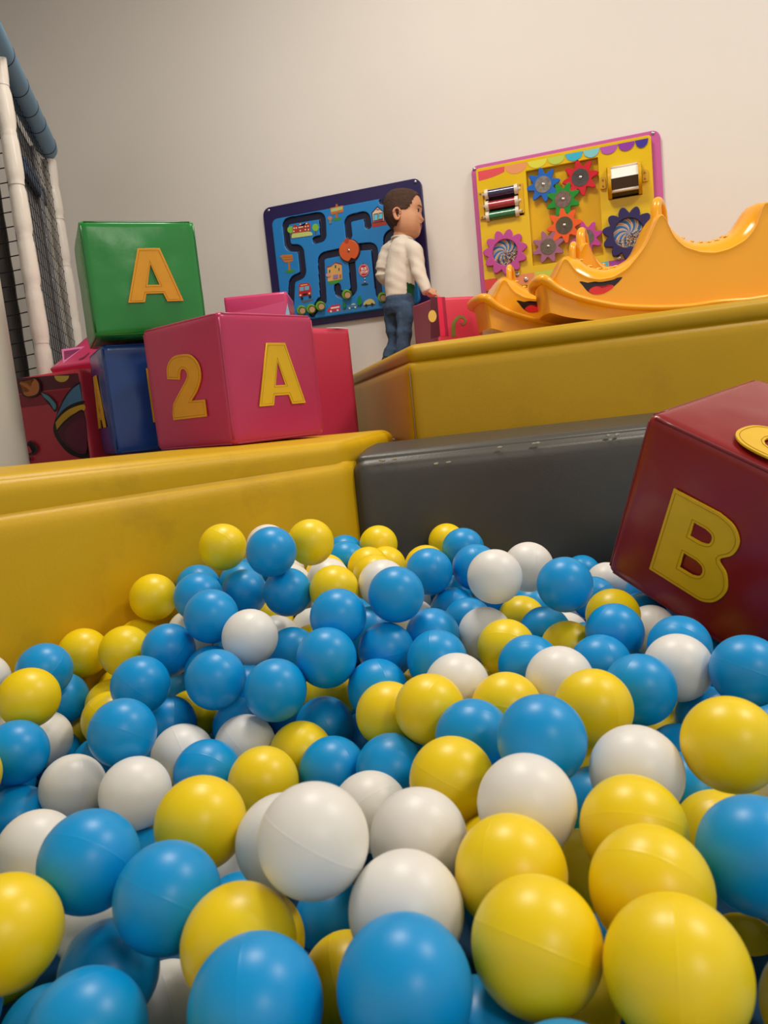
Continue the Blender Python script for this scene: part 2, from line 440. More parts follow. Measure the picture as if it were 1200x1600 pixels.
# nets: real cords
def net(name, o, ax, L, z0, z1, cell, parent, r=0.0019, sag=0.0):
    V = []; Fc = []
    o = np.array(o, float); ax = np.append(ax, 0)
    n = int(L/cell); m = int((z1-z0)/cell)
    for i in range(n+1):
        p = o+ax*i*cell; tube([(p[0], p[1], z0), (p[0], p[1], z1)], r, 4, False, V, Fc)
    for j in range(m+1):
        z = z0+j*cell
        pts = [o+ax*i*cell+np.array([0, 0, z-sag*math.sin(math.pi*i/max(n, 1))]) for i in range(n+1)]
        tube(pts, r, 4, False, V, Fc)
    k = pyd(name, V, Fc, net_m, parent); k['kind'] = 'stuff'; return k
net('net', np.append(NP+lft*0.0+dvec*0.02, 0), dvec, np.linalg.norm(FP-NP)-0.03, 0.60, ZT-0.05, 0.050, fp, r=0.0012)
perp = -_r0[:2]*0.93-np.array([-_r0[1], _r0[0]])*0.25; perp /= np.linalg.norm(perp)
net('net', np.append(NP+perp*0.02, 0), perp, 0.62, 0.60, ZT, 0.045, fp, sag=0.03)
# grey sheet coloured as interior shade, blue mid bar and grey pole inside the frame
pnl = NP+lft*0.045+dvec*0.24
Lp = np.linalg.norm(FP-NP)-0.26
quad_pad('interior_shade_panel', (pnl, pnl+dvec*Lp, pnl+dvec*Lp+lft*0.025, pnl+lft*0.025), 0.57, 1.84, 0.012, interior_grey, fp, (10, 4, 10))
cb0 = NP+lft*0.018+dvec*0.42
quad_pad('cross_bar', (cb0, cb0+dvec*0.42, cb0+dvec*0.42+lft*0.022, cb0+lft*0.022), 1.605, 1.675, 0.008, mat('navy_padding', (30, 62, 96), 0.5), fp, (6, 4, 6))
padded_pole('inner_pole', NP+lft*0.026+dvec*0.70, 0.531, 1.80, 0.012, mat('clear_grey_padding', (128, 128, 130), 0.12, 0.8), [0.9, 1.1, 1.3, 1.5], fp)
# slides and poles seen through the net on the left
for k, (dx, col, w) in enumerate([(0.10, (92, 84, 78), 0.05), (0.22, (150, 182, 206), 0.04), (0.30, (206, 200, 190), 0.06), (0.42, (88, 82, 76), 0.05)]):
    q = NP+lft*(0.16+dx*0.55)+dvec*(0.78-0.25*dx)
    padded_pole('inner_pole', q, 0.531, 1.80, w*0.7, mat('inner_pole_%d' % k, col, 0.45), [], fp)
# ================================================================== letter cubes
LET_A = [[(0.30, 1), (0.69, 1), (1, 0), (0.70, 0), (0.645, 0.155), (0.345, 0.155), (0.30, 0), (0, 0)], [(0.385, 0.32), (0.60, 0.32), (0.485, 0.70)]]
LET_2 = [smooth_path([(0.02, 0.66), (0.06, 0.85), (0.24, 0.98), (0.50, 1.0), (0.76, 0.96), (0.94, 0.80), (0.95, 0.60), (0.82, 0.42), (0.62, 0.27)], 5)[:-1]
         + [(0.62, 0.27), (0.98, 0.26), (0.98, 0), (0.04, 0), (0.04, 0.12)]
         + smooth_path([(0.10, 0.26), (0.30, 0.42), (0.52, 0.58), (0.60, 0.68), (0.55, 0.76), (0.46, 0.77), (0.40, 0.72), (0.37, 0.62)], 4)]
LET_B = [[(0, 0), (0, 1), (0.48, 1)] + smooth_path([(0.62, 1), (0.82, 0.95), (0.94, 0.82), (0.92, 0.66), (0.80, 0.54), (0.93, 0.44), (1.0, 0.27), (0.93, 0.10), (0.78, 0.01), (0.60, 0)], 5),
         [(0.37, 0.61)]+[(0.37, 0.77)]+smooth_path([(0.52, 0.77), (0.61, 0.745), (0.635, 0.69), (0.61, 0.635), (0.52, 0.61)], 4),
         [(0.37, 0.22)]+[(0.37, 0.40)]+smooth_path([(0.54, 0.40), (0.63, 0.37), (0.66, 0.31), (0.63, 0.25), (0.54, 0.22)], 4)]
LET_8 = [smooth_path([(0.5, 1.0), (0.78, 0.93), (0.88, 0.74), (0.76, 0.54), (0.97, 0.38), (0.98, 0.16), (0.80, 0.02), (0.5, -0.02), (0.2, 0.02), (0.02, 0.16), (0.03, 0.38), (0.24, 0.54), (0.12, 0.74), (0.22, 0.93)], 5, True),
         ell(0.5, 0.75, 0.16, 0.11, 14), ell(0.5, 0.26, 0.2, 0.13, 14)]
let_y = mat('yellow_applique', (228, 182, 18), 0.42, 0.4, noise=0.05, nscale=30)
let_y2 = mat('amber_applique', (222, 158, 22), 0.42, 0.4, noise=0.05, nscale=30)
thread = mat('brown_thread', (178, 128, 18), 0.8, 0.1)
def letter(parent, loops, o, x, y, z, w, h, m):
    """letter patch on a face: o lower-left corner in world, x,y,z unit axes"""
    L = [[(p[0]*w, p[1]*h) for p in lp] for lp in loops]
    M = frame_matrix(o, x, y, z)
    ob = outline_object('letter_patch', L, 0.0024, M, m, parent, 0.0005)
    V = []; Fc = []
    for i, lp in enumerate(L):
        q = stitch_loop(lp, 0.005 if i == 0 else -0.004)
        pts = [np.array(M@Vector((p[0], p[1], 0.0036))) for p in q+[q[0]]]
        tube(pts, 0.0005, 4, False, V, Fc)
    pyd('stitching', V, Fc, thread, ob)
    return ob
def cube_piping(parent, M, half, r, m, edges=None, rad=0.003):
    """welts along the 12 cube edges, one mesh"""
    V = []; Fc = []; s = half-r*0.34
    for ax in range(3):
        for sa in (-1, 1):
            for sb in (-1, 1):
                pts = []
                for t in np.linspace(-1, 1, 9):
                    p = [0, 0, 0]; p[ax] = t*(half-r); p[(ax+1) % 3] = sa*s; p[(ax+2) % 3] = sb*s
                    pts.append(np.array(M@Vector(p)))
                tube(pts, rad, 6, True, V, Fc)
    return pyd('piping', V, Fc, m, parent, True)
def vinyl(name, rgb, rough=0.30):
    return mat(name, rgb, rough, 0.5, noise=0.06, nscale=5.0, bump=0.10, bscale=14)
def letter_cube(label, cen, X, Y, Z, half, m, welt, wr=0.0022, seed=0, name='letter_cube'):
    """X,Y,Z unit axes of the cube in world"""
    X, Y, Z = [np.array(q, float)/np.linalg.norm(q) for q in (X, Y, Z)]
    low = np.array(cen)-np.array([0, 0, half])
    t = thing(name, low, label, 'cube')
    M = frame_matrix(cen, X, Y, Z)
    soft_box('cover', (half,)*3, 0.012, m, t, (22, 22, 22), 0.006, wr, 20.0, seed, xf=lambda p: np.array(M@Vector(p)))
    cube_piping(t, M, half, 0.012, welt)
    return t, np.array(cen), X, Y, Z
# --- pink 2 / A cube on the yellow wall
H = 0.1455
yaw = math.radians(68.2); ax = np.array([math.cos(yaw), math.sin(yaw), 0]); bx = np.array([-math.sin(yaw), math.cos(yaw), 0]); zz = np.array([0, 0, 1.0])
near = np.array([-0.838, 1.522, 0.5735])
cen = near+ax*H+bx*H+zz*H
pink = vinyl('pink_vinyl', (188, 44, 90)); pink_w = mat('pink_welt', (178, 50, 90), 0.35)
t, c, X, Y, Z = letter_cube('pink vinyl cube showing a yellow 2 and a yellow A on the yellow wall', cen, ax, bx, zz, H, pink, pink_w, 0.0025, 3)
# A on the face with normal -bx (seen right), local x runs along ax
def face_pt(c, H, nrm, ux, uy, u, v, off=0.006): return c+nrm*(H+off)+ux*(u-0.5)*2*H+uy*(v-0.5)*2*H
letter(t, LET_A, face_pt(c, H, -bx, ax, zz, 0.27, 0.275), ax, zz, -bx, 0.51*2*H, 0.49*2*H, let_y)
letter(t, LET_2, face_pt(c, H, -ax, -bx, zz, 0.30, 0.24), -bx, zz, -ax, 0.46*2*H, 0.50*2*H, let_y2)

# --- blue cube and green cube stacked on it
# blue
yb = math.radians(97); axb = np.array([math.cos(yb), math.sin(yb), 0])       # along the seen left face, going back
bb = np.array([math.cos(yb-math.pi/2), math.sin(yb-math.pi/2), 0])           # along the front face, to the right
nearb = at_depth(183, 711, 1.985); nearb[2] = 0.573
ang = math.radians(45); HG = 0.140
frontb = np.array([math.cos(ang), math.sin(ang), 0]); backb = np.array([-math.sin(ang), math.cos(ang), 0])
blue = vinyl('blue_vinyl', (22, 66, 140), 0.22); blue_w = mat('blue_welt', (20, 54, 118), 0.35)
cen = nearb+frontb*HG+backb*HG+zz*HG
BLUE = (nearb, frontb, backb)
t, c, X, Y, Z = letter_cube('dark blue vinyl cube with yellow letters under the green cube', cen, frontb, backb, zz, HG, blue, blue_w, 0.004, 5)
letter(t, LET_A, face_pt(c, HG, -frontb, -backb, zz, 0.24, 0.26), -backb, zz, -frontb, 0.5*2*HG, 0.5*2*HG, let_y2)
letter(t, [[(0, 0), (0, 1), (1, 1), (1, 0.8), (0.34, 0.8), (0.34, 0.6), (0.9, 0.6), (0.9, 0.4), (0.34, 0.4), (0.34, 0.2), (1, 0.2), (1, 0)]],
       face_pt(c, HG, -backb, frontb, zz, 0.36, 0.26), frontb, zz, -backb, 0.36*2*HG, 0.50*2*HG, let_y2)
# green
top_l = at_depth(123, 353, 1.865); top_r = at_depth(302, 352, 1.93)
fr = np.array([math.cos(math.radians(41.5)), math.sin(math.radians(41.5)), 0]); bk = np.array([-fr[1], fr[0], 0])
cen = top_l+fr*HG+bk*HG; cen[2] = 0.573+2*HG+0.009+HG+0.004
green = vinyl('green_vinyl', (30, 134, 52), 0.26); green_w = mat('green_welt', (20, 104, 38), 0.35)
t, c, X, Y, Z = letter_cube('green vinyl cube with a yellow A, topmost on the blue cube', cen, fr, bk, zz, HG, green, green_w, 0.0055, 7)
letter(t, LET_A, face_pt(c, HG, -bk, fr, zz, 0.315, 0.28, 0.0085), fr, zz, -bk, 0.49*2*HG, 0.47*2*HG, let_y2)

# --- red B cube tipped into the balls
Q = np.array([[-0.2709, 0.7402, 0.6154], [0.3557, -0.5171, 0.7785], [-0.8945, -0.4298, 0.1232]])
HB = 0.2887/2; cB = np.array([0.1796, 1.2918, 0.4014])
xr = Q[:, 1]; yu = -Q[:, 0]; zf = -Q[:, 2]
red = vinyl('red_vinyl', (140, 24, 30), 0.26); red_w = mat('red_welt', (120, 24, 32), 0.35)
t, c, X, Y, Z = letter_cube('dark red vinyl cube with a big yellow B, tipped in the balls', cB, xr, yu, zf, HB, red, red_w, 0.0035, 9)
def on_face(px, py, nrm):
    return on_plane(px, py, cB+nrm*(HB+0.0065), nrm)
pb = on_face(1016, 888, zf); pt = on_face(1055, 763, zf); pr_ = on_face(1118, 940, zf)
wB = abs((pr_-pb)@xr)*1.03; hB = abs((pt-pb)@yu)
letter(t, LET_B, pb, xr, yu, zf, wB*1.06, hB, let_y)
p8 = on_face(1157, 672, yu)                                    # left tip of the figure on the upper face
letter(t, LET_8, p8-(-zf)*0.045, xr, -zf, yu, 0.125, 0.185, let_y)

# ================================================================== printed boxes
carton = mat('printed_carton_red', (208, 56, 74), 0.32, 0.45, noise=0.04, nscale=3)
carton_pink = mat('printed_carton_pink', (206, 62, 112), 0.22, 0.5, noise=0.05, nscale=4, bump=0.08, bscale=10)
carton_rose = mat('printed_carton_rose', (200, 52, 82), 0.35, 0.45, noise=0.03)
def box_thing(label, near, ux, uy, w, d, h, m, name='storage_box', r=0.004, tilt=None):
    """ux: along the front, uy: going back; near: lower front-left corner"""
    cen = np.array(near)+ux*w/2+uy*d/2+zz*h/2
    t = thing(name, cen-zz*h/2, label, 'box')
    M = frame_matrix(cen, ux, uy, zz)
    if tilt is not None: M = tilt@M
    soft_box('carton', (w/2, d/2, h/2), r, m, t, (8, 8, 8), 0.0, 0.0006, 12, 1, xf=lambda p: np.array(M@Vector(p)))
    return t, M
# left printed box: front corners measured
f0 = at_depth(47, 722, 2.33); f1 = at_depth(141, 707, 2.20)
f0[2] = f1[2] = 0.534
ux = f1-f0; wbx = np.linalg.norm(ux); ux /= wbx; uy = np.array([-ux[1], ux[0], 0])
f0 = f0-ux*0.10; wbx += 0.10
hbx = 0.286
t, M = box_thing('red printed box with a painted flower hand, beside the cream pillar', f0, ux, uy, wbx, 0.28, hbx, carton, 'storage_box')
n_ = -uy; pf = f0+n_*0.0
to = lambda x, y: on_plane(x, y, pf, n_)
K = (26, 14, 20)
lay = [((92, 26, 44), [(20, 592), (122, 583), (126, 604), (22, 616)]),
       ((150, 30, 52), [(22, 618), (118, 606), (122, 626), (24, 638)]),
       ((206, 178, 70), ell(97, 587, 11.5, 10, 18, 0, 0, math.pi)),
       (K, smooth_path([(126, 596), (112, 606), (98, 626), (88, 652), (84, 672), (92, 690), (108, 708), (128, 716), (141, 716)], 5)),
       ((72, 122, 160), smooth_path([(125, 600), (113, 609), (101, 626), (91, 647), (90, 652), (100, 640), (112, 632), (130, 628)], 4)),
       (K, smooth_path([(88, 655), (98, 642), (112, 632), (131, 626), (132, 630), (112, 637), (99, 647), (90, 660)], 4)),
       ((202, 160, 40), smooth_path([(88, 660), (98, 648), (112, 638), (132, 632), (133, 641), (116, 646), (101, 658), (90, 672)], 4)),
       (K, smooth_path([(89, 673), (101, 659), (116, 648), (133, 643), (138, 700), (130, 712), (112, 705), (97, 690)], 4)),
       ((84, 28, 48), smooth_path([(91, 674), (103, 661), (117, 650), (133, 646), (138, 700), (130, 709), (113, 702), (98, 688)], 4)),
       ((100, 34, 62), smooth_path([(102, 676), (110, 664), (120, 658), (134, 656), (138, 700), (130, 704), (114, 698), (104, 688)], 4)),
       (K, smooth_path([(64, 612), (76, 616), (86, 624), (92, 634), (88, 644), (80, 632), (70, 622)], 4)),
       ((84, 150, 168), smooth_path([(66, 613), (77, 618), (86, 627), (90, 634), (87, 640), (80, 629), (71, 621)], 4)),
       (K, smooth_path([(31, 598), (40, 594), (50, 600), (50, 592), (57, 590), (65, 598), (65, 612), (58, 619), (44, 621), (36, 614), (44, 610)], 4, True)),
       ((206, 128, 62), smooth_path([(33, 599), (40, 596), (51, 604), (52, 594), (57, 592), (63, 599), (63, 611), (57, 617), (45, 619), (39, 614), (49, 610)], 4, True)),
       (K, smooth_path([(46, 692), (52, 690), (60, 696), (61, 704), (55, 710), (47, 711), (48, 708), (54, 706), (58, 702), (56, 697), (50, 694)], 3, True)),
       (K, smooth_path([(44, 718), (48, 713), (52, 717), (48, 722)], 3, True)), (K, smooth_path([(45, 697), (47, 690), (53, 688), (48, 696)], 3, True)),
       ]
layered_print('front_print', lay, to, n_, t)
# box leaning on top of it, further back
g0 = at_depth(78, 582, 2.42); g1 = at_depth(150, 576, 2.34); g0[2] = g1[2] = 0.85
gx = g1-g0; gx[2] = 0; gx /= np.linalg.norm(gx)
gf = at_depth(118, 523, 2.62)
gy = gf-g0; gy -= gx*(gy@gx); lg = np.linalg.norm(gy); gy /= lg; gz = np.cross(gx, gy)
cg = g0+gx*0.14+gy*0.14-gz*0.05
tb = thing('storage_box', (cg[0], cg[1], cg[2]-0.08), 'magenta printed box with a purple triangle, leaning behind the printed box', 'box')
Mg = frame_matrix(cg, gx, gy, gz)
soft_box('carton', (0.14, 0.14, 0.05), 0.004, mat('printed_carton_magenta', (196, 44, 96), 0.3), tb, (8, 8, 8), xf=lambda p: np.array(Mg@Vector(p)))
pg_ = cg+gz*0.05; to2 = lambda x, y: on_plane(x, y, pg_, gz)
layered_print('top_print', [((226, 120, 170), [(96, 546), (133, 541), (99, 568)]), ((132, 36, 84), [(100, 549), (127, 545), (101, 563)]),
                            ((110, 28, 60), smooth_path([(123, 561), (131, 558), (139, 551), (139, 553), (132, 560), (124, 563)], 3))], to2, gz, tb)
# pink box just right of the 2/A cube
p2 = at_depth(562, 679, 2.42); p2[2] = 0.534
w2 = 0.36
near2 = p2-ax*w2
t, M = box_thing('plain rose-red box half hidden behind the pink letter cube', near2, ax, bx, w2, 0.26, 0.343, carton_rose)
edge_w = mat('worn_white_edge', (224, 206, 208), 0.6)
pw = near2+zz*0.3436
V, Fc = tube([p2+zz*0.343-ax*0.10-bx*0.001, p2+zz*0.3435-ax*0.05-bx*0.001, p2+zz*0.343-ax*0.012-bx*0.001], [0.0008, 0.0022, 0.001], 6)
pyd('worn_edge', V, Fc, edge_w, t)
# glossy pink box behind the 2/A cube, standing on a second box
q0 = at_depth(352, 490, 2.66); q1 = at_depth(450, 478, 2.66)
qx = q1-q0; qx[2] = 0; wq = np.linalg.norm(qx); qx /= wq; qy = np.array([-qx[1], qx[0], 0])
q0[2] = 0.534
t, M = box_thing('lower magenta box hidden behind the pink letter cube', q0+qy*0.004, qx, qy, wq, 0.24, 0.286, carton_rose)
q0b = np.array([q0[0], q0[1], 0.8215]); ztop = at_depth(400, 460, 2.66)[2]
t, M = box_thing('glossy pink box with a torn flap showing above the pink letter cube', q0b, qx, qy, wq, 0.25, ztop-0.8215, carton_pink)
fl = lambda x, y: on_plane(x, y, q0b, -qy)
layered_print('flap_print', [((214, 84, 132), [(354, 490), (400, 482), (446, 470), (449, 486), (449, 492)]), ((150, 200, 224), [(449, 474), (446, 492), (453, 492)])], fl, -qy, t)
# striped box beside the boy on the platform
s0 = at_depth(679, 465, 2.82); 
sx = np.array([math.cos(math.radians(40)), math.sin(math.radians(40)), 0]); sy = np.array([-sx[1], sx[0], 0])
zpl = 0.7955
hs = s0[2]-zpl
sn = np.array([s0[0], s0[1], zpl])
rose_dark = mat('printed_carton_wine', (150, 62, 84), 0.35)
t, M = box_thing('printed crimson box with dark stripe and green scroll, under the boy\'s hand', sn, sx, sy, 0.19, 0.20, hs, mat('printed_carton_crimson', (222, 66, 92), 0.35))
cs = lambda x, y: on_plane(x, y, sn, -sy)
layered_print('front_print', [((84, 30, 48), [(672, 464), (683, 464), (688, 525), (673, 530)]), ((228, 44, 84), [(683, 464), (690, 464), (696, 525), (688, 526)]),
    ((168, 36, 70), [(690, 464), (695, 464), (701, 525), (696, 525)]), ((228, 190, 92), ell(675.5, 494, 6.5, 9.5, 16)),
    *[((122, 130, 62), q) for q in stroke_quads(smooth_path([(709, 526), (708, 512), (711, 501), (718, 495), (725, 497), (727, 503), (723, 507), (720, 504)], 5), [3.2, 3.0, 2.6, 2.2, 1.7, 1.4, 1.2, 1.0])]], cs, -sy, t, step=0.00002)
V = [sn-sx*0.0008+sy*0.004+zz*0.004, sn-sx*0.0008+sy*0.196+zz*0.004, sn-sx*0.0008+sy*0.196+zz*(hs-0.004), sn-sx*0.0008+sy*0.004+zz*(hs-0.004)]
V += [v+sx*0.0012 for v in V]
pyd('side_panel', V, [(0, 3, 2, 1), (4, 5, 6, 7), (0, 1, 5, 4), (1, 2, 6, 5), (2, 3, 7, 6), (3, 0, 4, 7)], rose_dark, t)
# ================================================================== wall panels
NW = np.array([0, -1.0, 0])
def PW(px, py, off): return at_y(px, py, WALL_Y-off)
def plate(name, x0, x1, z0, z1, y0, y1, r, m, parent, holes=None, bevel=0.0):
    """rounded plate parallel to the wall from y0 (front, smaller y) back to y1; holes: list of outlines in (x,z)"""
    lp = []
    for cx, cz, a0 in ((x1-r, z1-r, 0), (x0+r, z1-r, 90), (x0+r, z0+r, 180), (x1-r, z0+r, 270)):
        for k in range(7):
            a = math.radians(a0+k*15); lp.append((cx+r*math.cos(a), cz+r*math.sin(a)))
    M = frame_matrix((0, y1, 0), (1, 0, 0), (0, 0, 1), (0, -1, 0))
    return outline_object(name, [lp]+(holes or []), (y1-y0)-2*bevel, M, m, parent, bevel)
def screw(p, r, parent, n=NW):
    V, Fc = tube([p, p+n*0.003, p+n*0.005], [r, r, r*0.5], 12); o = auto_smooth(pyd('screw', V, Fc, mat('steel', (190, 186, 180), 0.25, 0.5, metal=1.0), parent), 40); return o
# ---------------------------------------------------------------- blue maze panel
bx0, bx1, bz0, bz1 = -1.520, -0.783, 1.022, 1.560
mz = thing('maze_panel', ((bx0+bx1)/2, WALL_Y, bz0), 'blue maze play panel with navy frame and orange wheel, screwed to the wall', 'wall panel')
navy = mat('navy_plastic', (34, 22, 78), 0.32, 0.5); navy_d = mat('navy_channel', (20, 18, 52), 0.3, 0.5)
plate('frame', bx0, bx1, bz0, bz1, WALL_Y-0.018, WALL_Y-0.0005, 0.035, navy, mz, bevel=0.003)
boardm = mat('sky_blue_board', (28, 128, 200), 0.30, 0.5, noise=0.03)
YB = 0.034                     # board front stands this far off the wall
cc = [PW(424, 343, YB), PW(653, 297, YB), PW(440, 503, YB), PW(668, 476, YB)]
ix0 = (cc[0][0]+cc[2][0])/2; ix1 = bx1-0.047; iz1 = (cc[0][2]+cc[1][2])/2; iz0 = (cc[2][2]+cc[3][2])/2
def P2(px, py):
    p = PW(px, py, YB); return np.array([p[0], p[2]])
def fillet(pts, r=9, n=5):
    """round the corners of a photo-measured polyline"""
    P = [np.array(p, float) for p in pts]; out = [P[0]]
    for i in range(1, len(P)-1):
        a, b, c = P[i-1], P[i], P[i+1]; ra = min(r, np.linalg.norm(a-b)*0.45, np.linalg.norm(c-b)*0.45)
        s = b+(a-b)/np.linalg.norm(a-b)*ra; e = b+(c-b)/np.linalg.norm(c-b)*ra
        for k in range(n+1):
            t = k/n; out.append((1-t)**2*s+2*t*(1-t)*b+t*t*e)
    return out+[P[-1]]
grooves = [[(493, 375), (505, 372), (503, 336), (445, 346), (450, 388), (469, 387), (474, 430), (456, 436), (454, 478)],
           [(545, 368), (542, 342), (572, 335), (575, 352)],
           [(531, 394), (501, 400), (505, 470)],
           [(562, 386), (584, 384), (592, 460), (600, 467)],
           [(549, 405), (553, 455), (540, 462), (528, 458), (527, 448)],
           [(597, 314), (622, 309)], [(618, 360), (604, 368), (604, 385)], [(500, 470), (488, 490)]]
G = []
for g in grooves: 
    q = fillet(g); G.append(np.array([P2(*p) for p in q]))
nxg, nzg = 330, 236
xs = np.linspace(ix0, ix1, nxg+1); zs = np.linspace(iz0, iz1, nzg+1)
XX, ZZ = np.meshgrid(xs, zs)
pt2 = np.column_stack([XX.ravel(), ZZ.ravel()])
dist = np.full(len(pt2), 9.0)
for g in G:
    for i in range(len(g)-1):
        a, b = g[i], g[i+1]; ab = b-a; t = np.clip(((pt2-a)@ab)/max(ab@ab, 1e-12), 0, 1)
        dist = np.minimum(dist, np.linalg.norm(pt2-(a+t[:, None]*ab), axis=1))
GW = 0.0145
depth = np.clip((GW+0.0015-dist)/0.003, 0, 1)*0.012
# rounded outer rim: drop the border
cr = 0.03
qx_ = np.abs(pt2[:, 0]-(ix0+ix1)/2)-((ix1-ix0)/2-cr); qz_ = np.abs(pt2[:, 1]-(iz0+iz1)/2)-((iz1-iz0)/2-cr)
sd = np.hypot(np.maximum(qx_, 0), np.maximum(qz_, 0))+np.minimum(np.maximum(qx_, qz_), 0)-cr
rim = np.clip((sd+0.005)/0.005, 0, 1); depth = np.maximum(depth, 0.0165*rim**2)
V = np.column_stack([pt2[:, 0], WALL_Y-YB+depth, pt2[:, 1]])
Fc = []; mi = []
for j in range(nzg):
    for i in range(nxg):
        a = j*(nxg+1)+i; q = (a, a+1, a+nxg+2, a+nxg+1)
        if all(sd[k] > 0.0002 for k in q): continue
        Fc.append(q); mi.append(1 if sum(dist[k] for k in q)/4 < GW+0.0008 else 0)
bo = pyd('maze_board', V, Fc, [boardm, navy_d], mz, False); bo.data.polygons.foreach_set('material_index', mi)
bo.data.polygons.foreach_set('use_smooth', [True]*len(Fc))
for px, py in ((420, 329), (649, 284)): screw(PW(px, py, 0.019), 0.006, mz)
# orange wheel with finger hole and notch
wc = P2(546.5, 392); wr = 0.0455
lp = [(wc[0]+wr*math.cos(a), wc[1]+wr*math.sin(a)) for a in np.linspace(0, 2*math.pi, 49)[:-1]]
nt_ = []
for a in np.linspace(0, 2*math.pi, 49)[:-1]:
    x, z = wr*math.cos(a), wr*math.sin(a)
    da = abs((a-math.radians(281)+math.pi) % (2*math.pi)-math.pi)
    k = 1-0.30*max(0, 1-da/0.26)**0.5 if da < 0.26 else 1
    nt_.append((wc[0]+x*k, wc[1]+z*k))
Mw = frame_matrix((0, WALL_Y-YB+0.008, 0), (1, 0, 0), (0, 0, 1), (0, -1, 0))
wh = outline_object('wheel', [nt_], 0.016, Mw, mat('orange_plastic', (214, 92, 34), 0.35), mz, 0.002)
ce = P2(543, 377); V, Fc = tube([(ce[0], WALL_Y-YB-0.0125, ce[1]), (ce[0], WALL_Y-YB-0.0135, ce[1])], 0.010, 18); pyd('finger_hole', V, Fc, mat('orange_plastic_deep', (176, 60, 22), 0.5), wh)
screw(np.array([wc[0], WALL_Y-YB-0.0122, wc[1]]), 0.006, wh)
# navy ring channel the wheel turns in
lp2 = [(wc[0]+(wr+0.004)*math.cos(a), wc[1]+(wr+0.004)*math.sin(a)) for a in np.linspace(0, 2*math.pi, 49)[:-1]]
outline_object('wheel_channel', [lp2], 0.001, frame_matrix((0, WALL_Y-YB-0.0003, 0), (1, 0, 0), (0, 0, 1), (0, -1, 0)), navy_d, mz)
# sliding pucks (round green pieces with a plain tan face)
pk_g = mat('lime_plastic', (104, 168, 36), 0.35); 
for px, py in ((472.5, 485), (487.5, 483), (502, 478.5), (543, 460.5), (599, 465)):
    c = P2(px, py)
    V, Fc = tube([(c[0], WALL_Y-YB+0.004, c[1]), (c[0], WALL_Y-YB-0.016, c[1]), (c[0], WALL_Y-YB-0.019, c[1])], [0.0205, 0.0205, 0.017], 28)
    pk = auto_smooth(pyd('sliding_puck', V, Fc, pk_g, mz), 40)
    layered_print('puck_face', [((70, 56, 36), [(px+5.6*math.cos(a), py+5.6*math.sin(a)) for a in np.linspace(0, 6.28, 19)[:-1]]),
                                ((196, 156, 112), [(px+0.3+4.6*math.cos(a), py+0.6+4.6*math.sin(a)) for a in np.linspace(0, 6.28, 17)[:-1]])],
                  lambda x, y: PW(x, y, YB+0.0192), NW, pk)
# printed pictures
tb_ = lambda x, y: PW(x, y, YB)
def pic(name, layers): return layered_print(name, layers, tb_, NW, mz)
def rect(x0, y0, x1, y1, sk=-0.17): return [(x0, y0), (x1, y0+(x1-x0)*sk), (x1, y1+(x1-x0)*sk), (x0, y1)]
W_ = (236, 232, 224)
# red school with trees
L = [((126, 188, 60), ell(454.5, 359, 5.5, 5.5, 14)), ((126, 188, 60), ell(493, 355.5, 5, 6, 14)), ((130, 60, 40), rect(454, 364, 456, 372)), ((130, 60, 40), rect(492.6, 361, 494, 366)),
     ((192, 208, 120), smooth_path([(456, 372), (457, 366), (466, 363), (480, 361), (488, 364), (488, 368)], 4)+[(456, 372.5)]),
     ((172, 58, 36), [(458, 365), (457.5, 355), (461.5, 350), (466, 354.5), (470, 348.5), (475, 353), (480, 347), (485, 350.5), (485.5, 361)])]
for wx, wy in ((460, 357), (463.5, 356.5), (468, 355.8), (470.6, 355.4), (473.2, 355), (478, 354.4), (482, 353.8), (460, 362), (470, 361), (478, 359.5), (483, 359.5), (470.3, 351.3), (480, 350)): L.append((W_, rect(wx-0.9, wy-1, wx+0.9, wy+1)))
pic('printed_school', L)
# wooden signpost (top)
pic('printed_signpost', [((46, 140, 60), ell(527, 342.5, 7, 2.6, 14, -0.15)), ((176, 100, 46), rect(524.5, 319, 528, 341, 0)), ((188, 112, 52), [(516, 325), (536.5, 321), (537, 331), (531, 333), (528, 332), (520, 336), (517, 334)]),
     ((176, 190, 120), [(517.5, 326.5), (535.5, 322.5), (535.5, 327.5), (530, 328.5), (526, 330), (517.5, 331.5)]), ((180, 126, 100), ell(516, 341, 4, 3, 12)), ((120, 130, 110), rect(514.5, 344, 518.5, 350))])
# plain wooden sign (left)
pic('printed_sign', [((60, 140, 60), ell(453, 424, 7.5, 3, 14, -0.1)), ((176, 110, 50), [(450, 408), (453, 408), (454, 422), (451, 423)]),
     ((192, 120, 56), [(437, 401), (441, 398.5), (457, 397.5), (458, 408), (446, 410.5), (443, 408), (441, 403)]), ((150, 88, 40), rect(443, 401.8, 457, 402.4, -0.06)), ((150, 88, 40), rect(443, 405.6, 457, 406.2, -0.06))])
# house on the right
pic('printed_house', [((172, 60, 48), [(581.5, 356), (581, 348), (603, 344), (605, 351)]), ((40, 30, 60), [(580.5, 332.5), (590, 322), (600.5, 332), (601, 346), (582.5, 349)]), ((236, 196, 168), [(582, 333.5), (590, 324.5), (599, 332), (600, 345), (583.5, 348)]),
     ((110, 90, 90), ell(590.5, 328.6, 2.6, 2, 10, 0, math.pi, 2*math.pi)), ((40, 30, 60), rect(584, 334.5, 591, 345.5)), ((96, 200, 220), rect(584.8, 335.8, 590.2, 344.5)), ((40, 30, 60), rect(592, 333, 598.6, 343.5)), ((96, 200, 220), rect(592.7, 334.2, 597.9, 342.5)),
     ((170, 40, 52), rect(584, 345, 599, 347))])
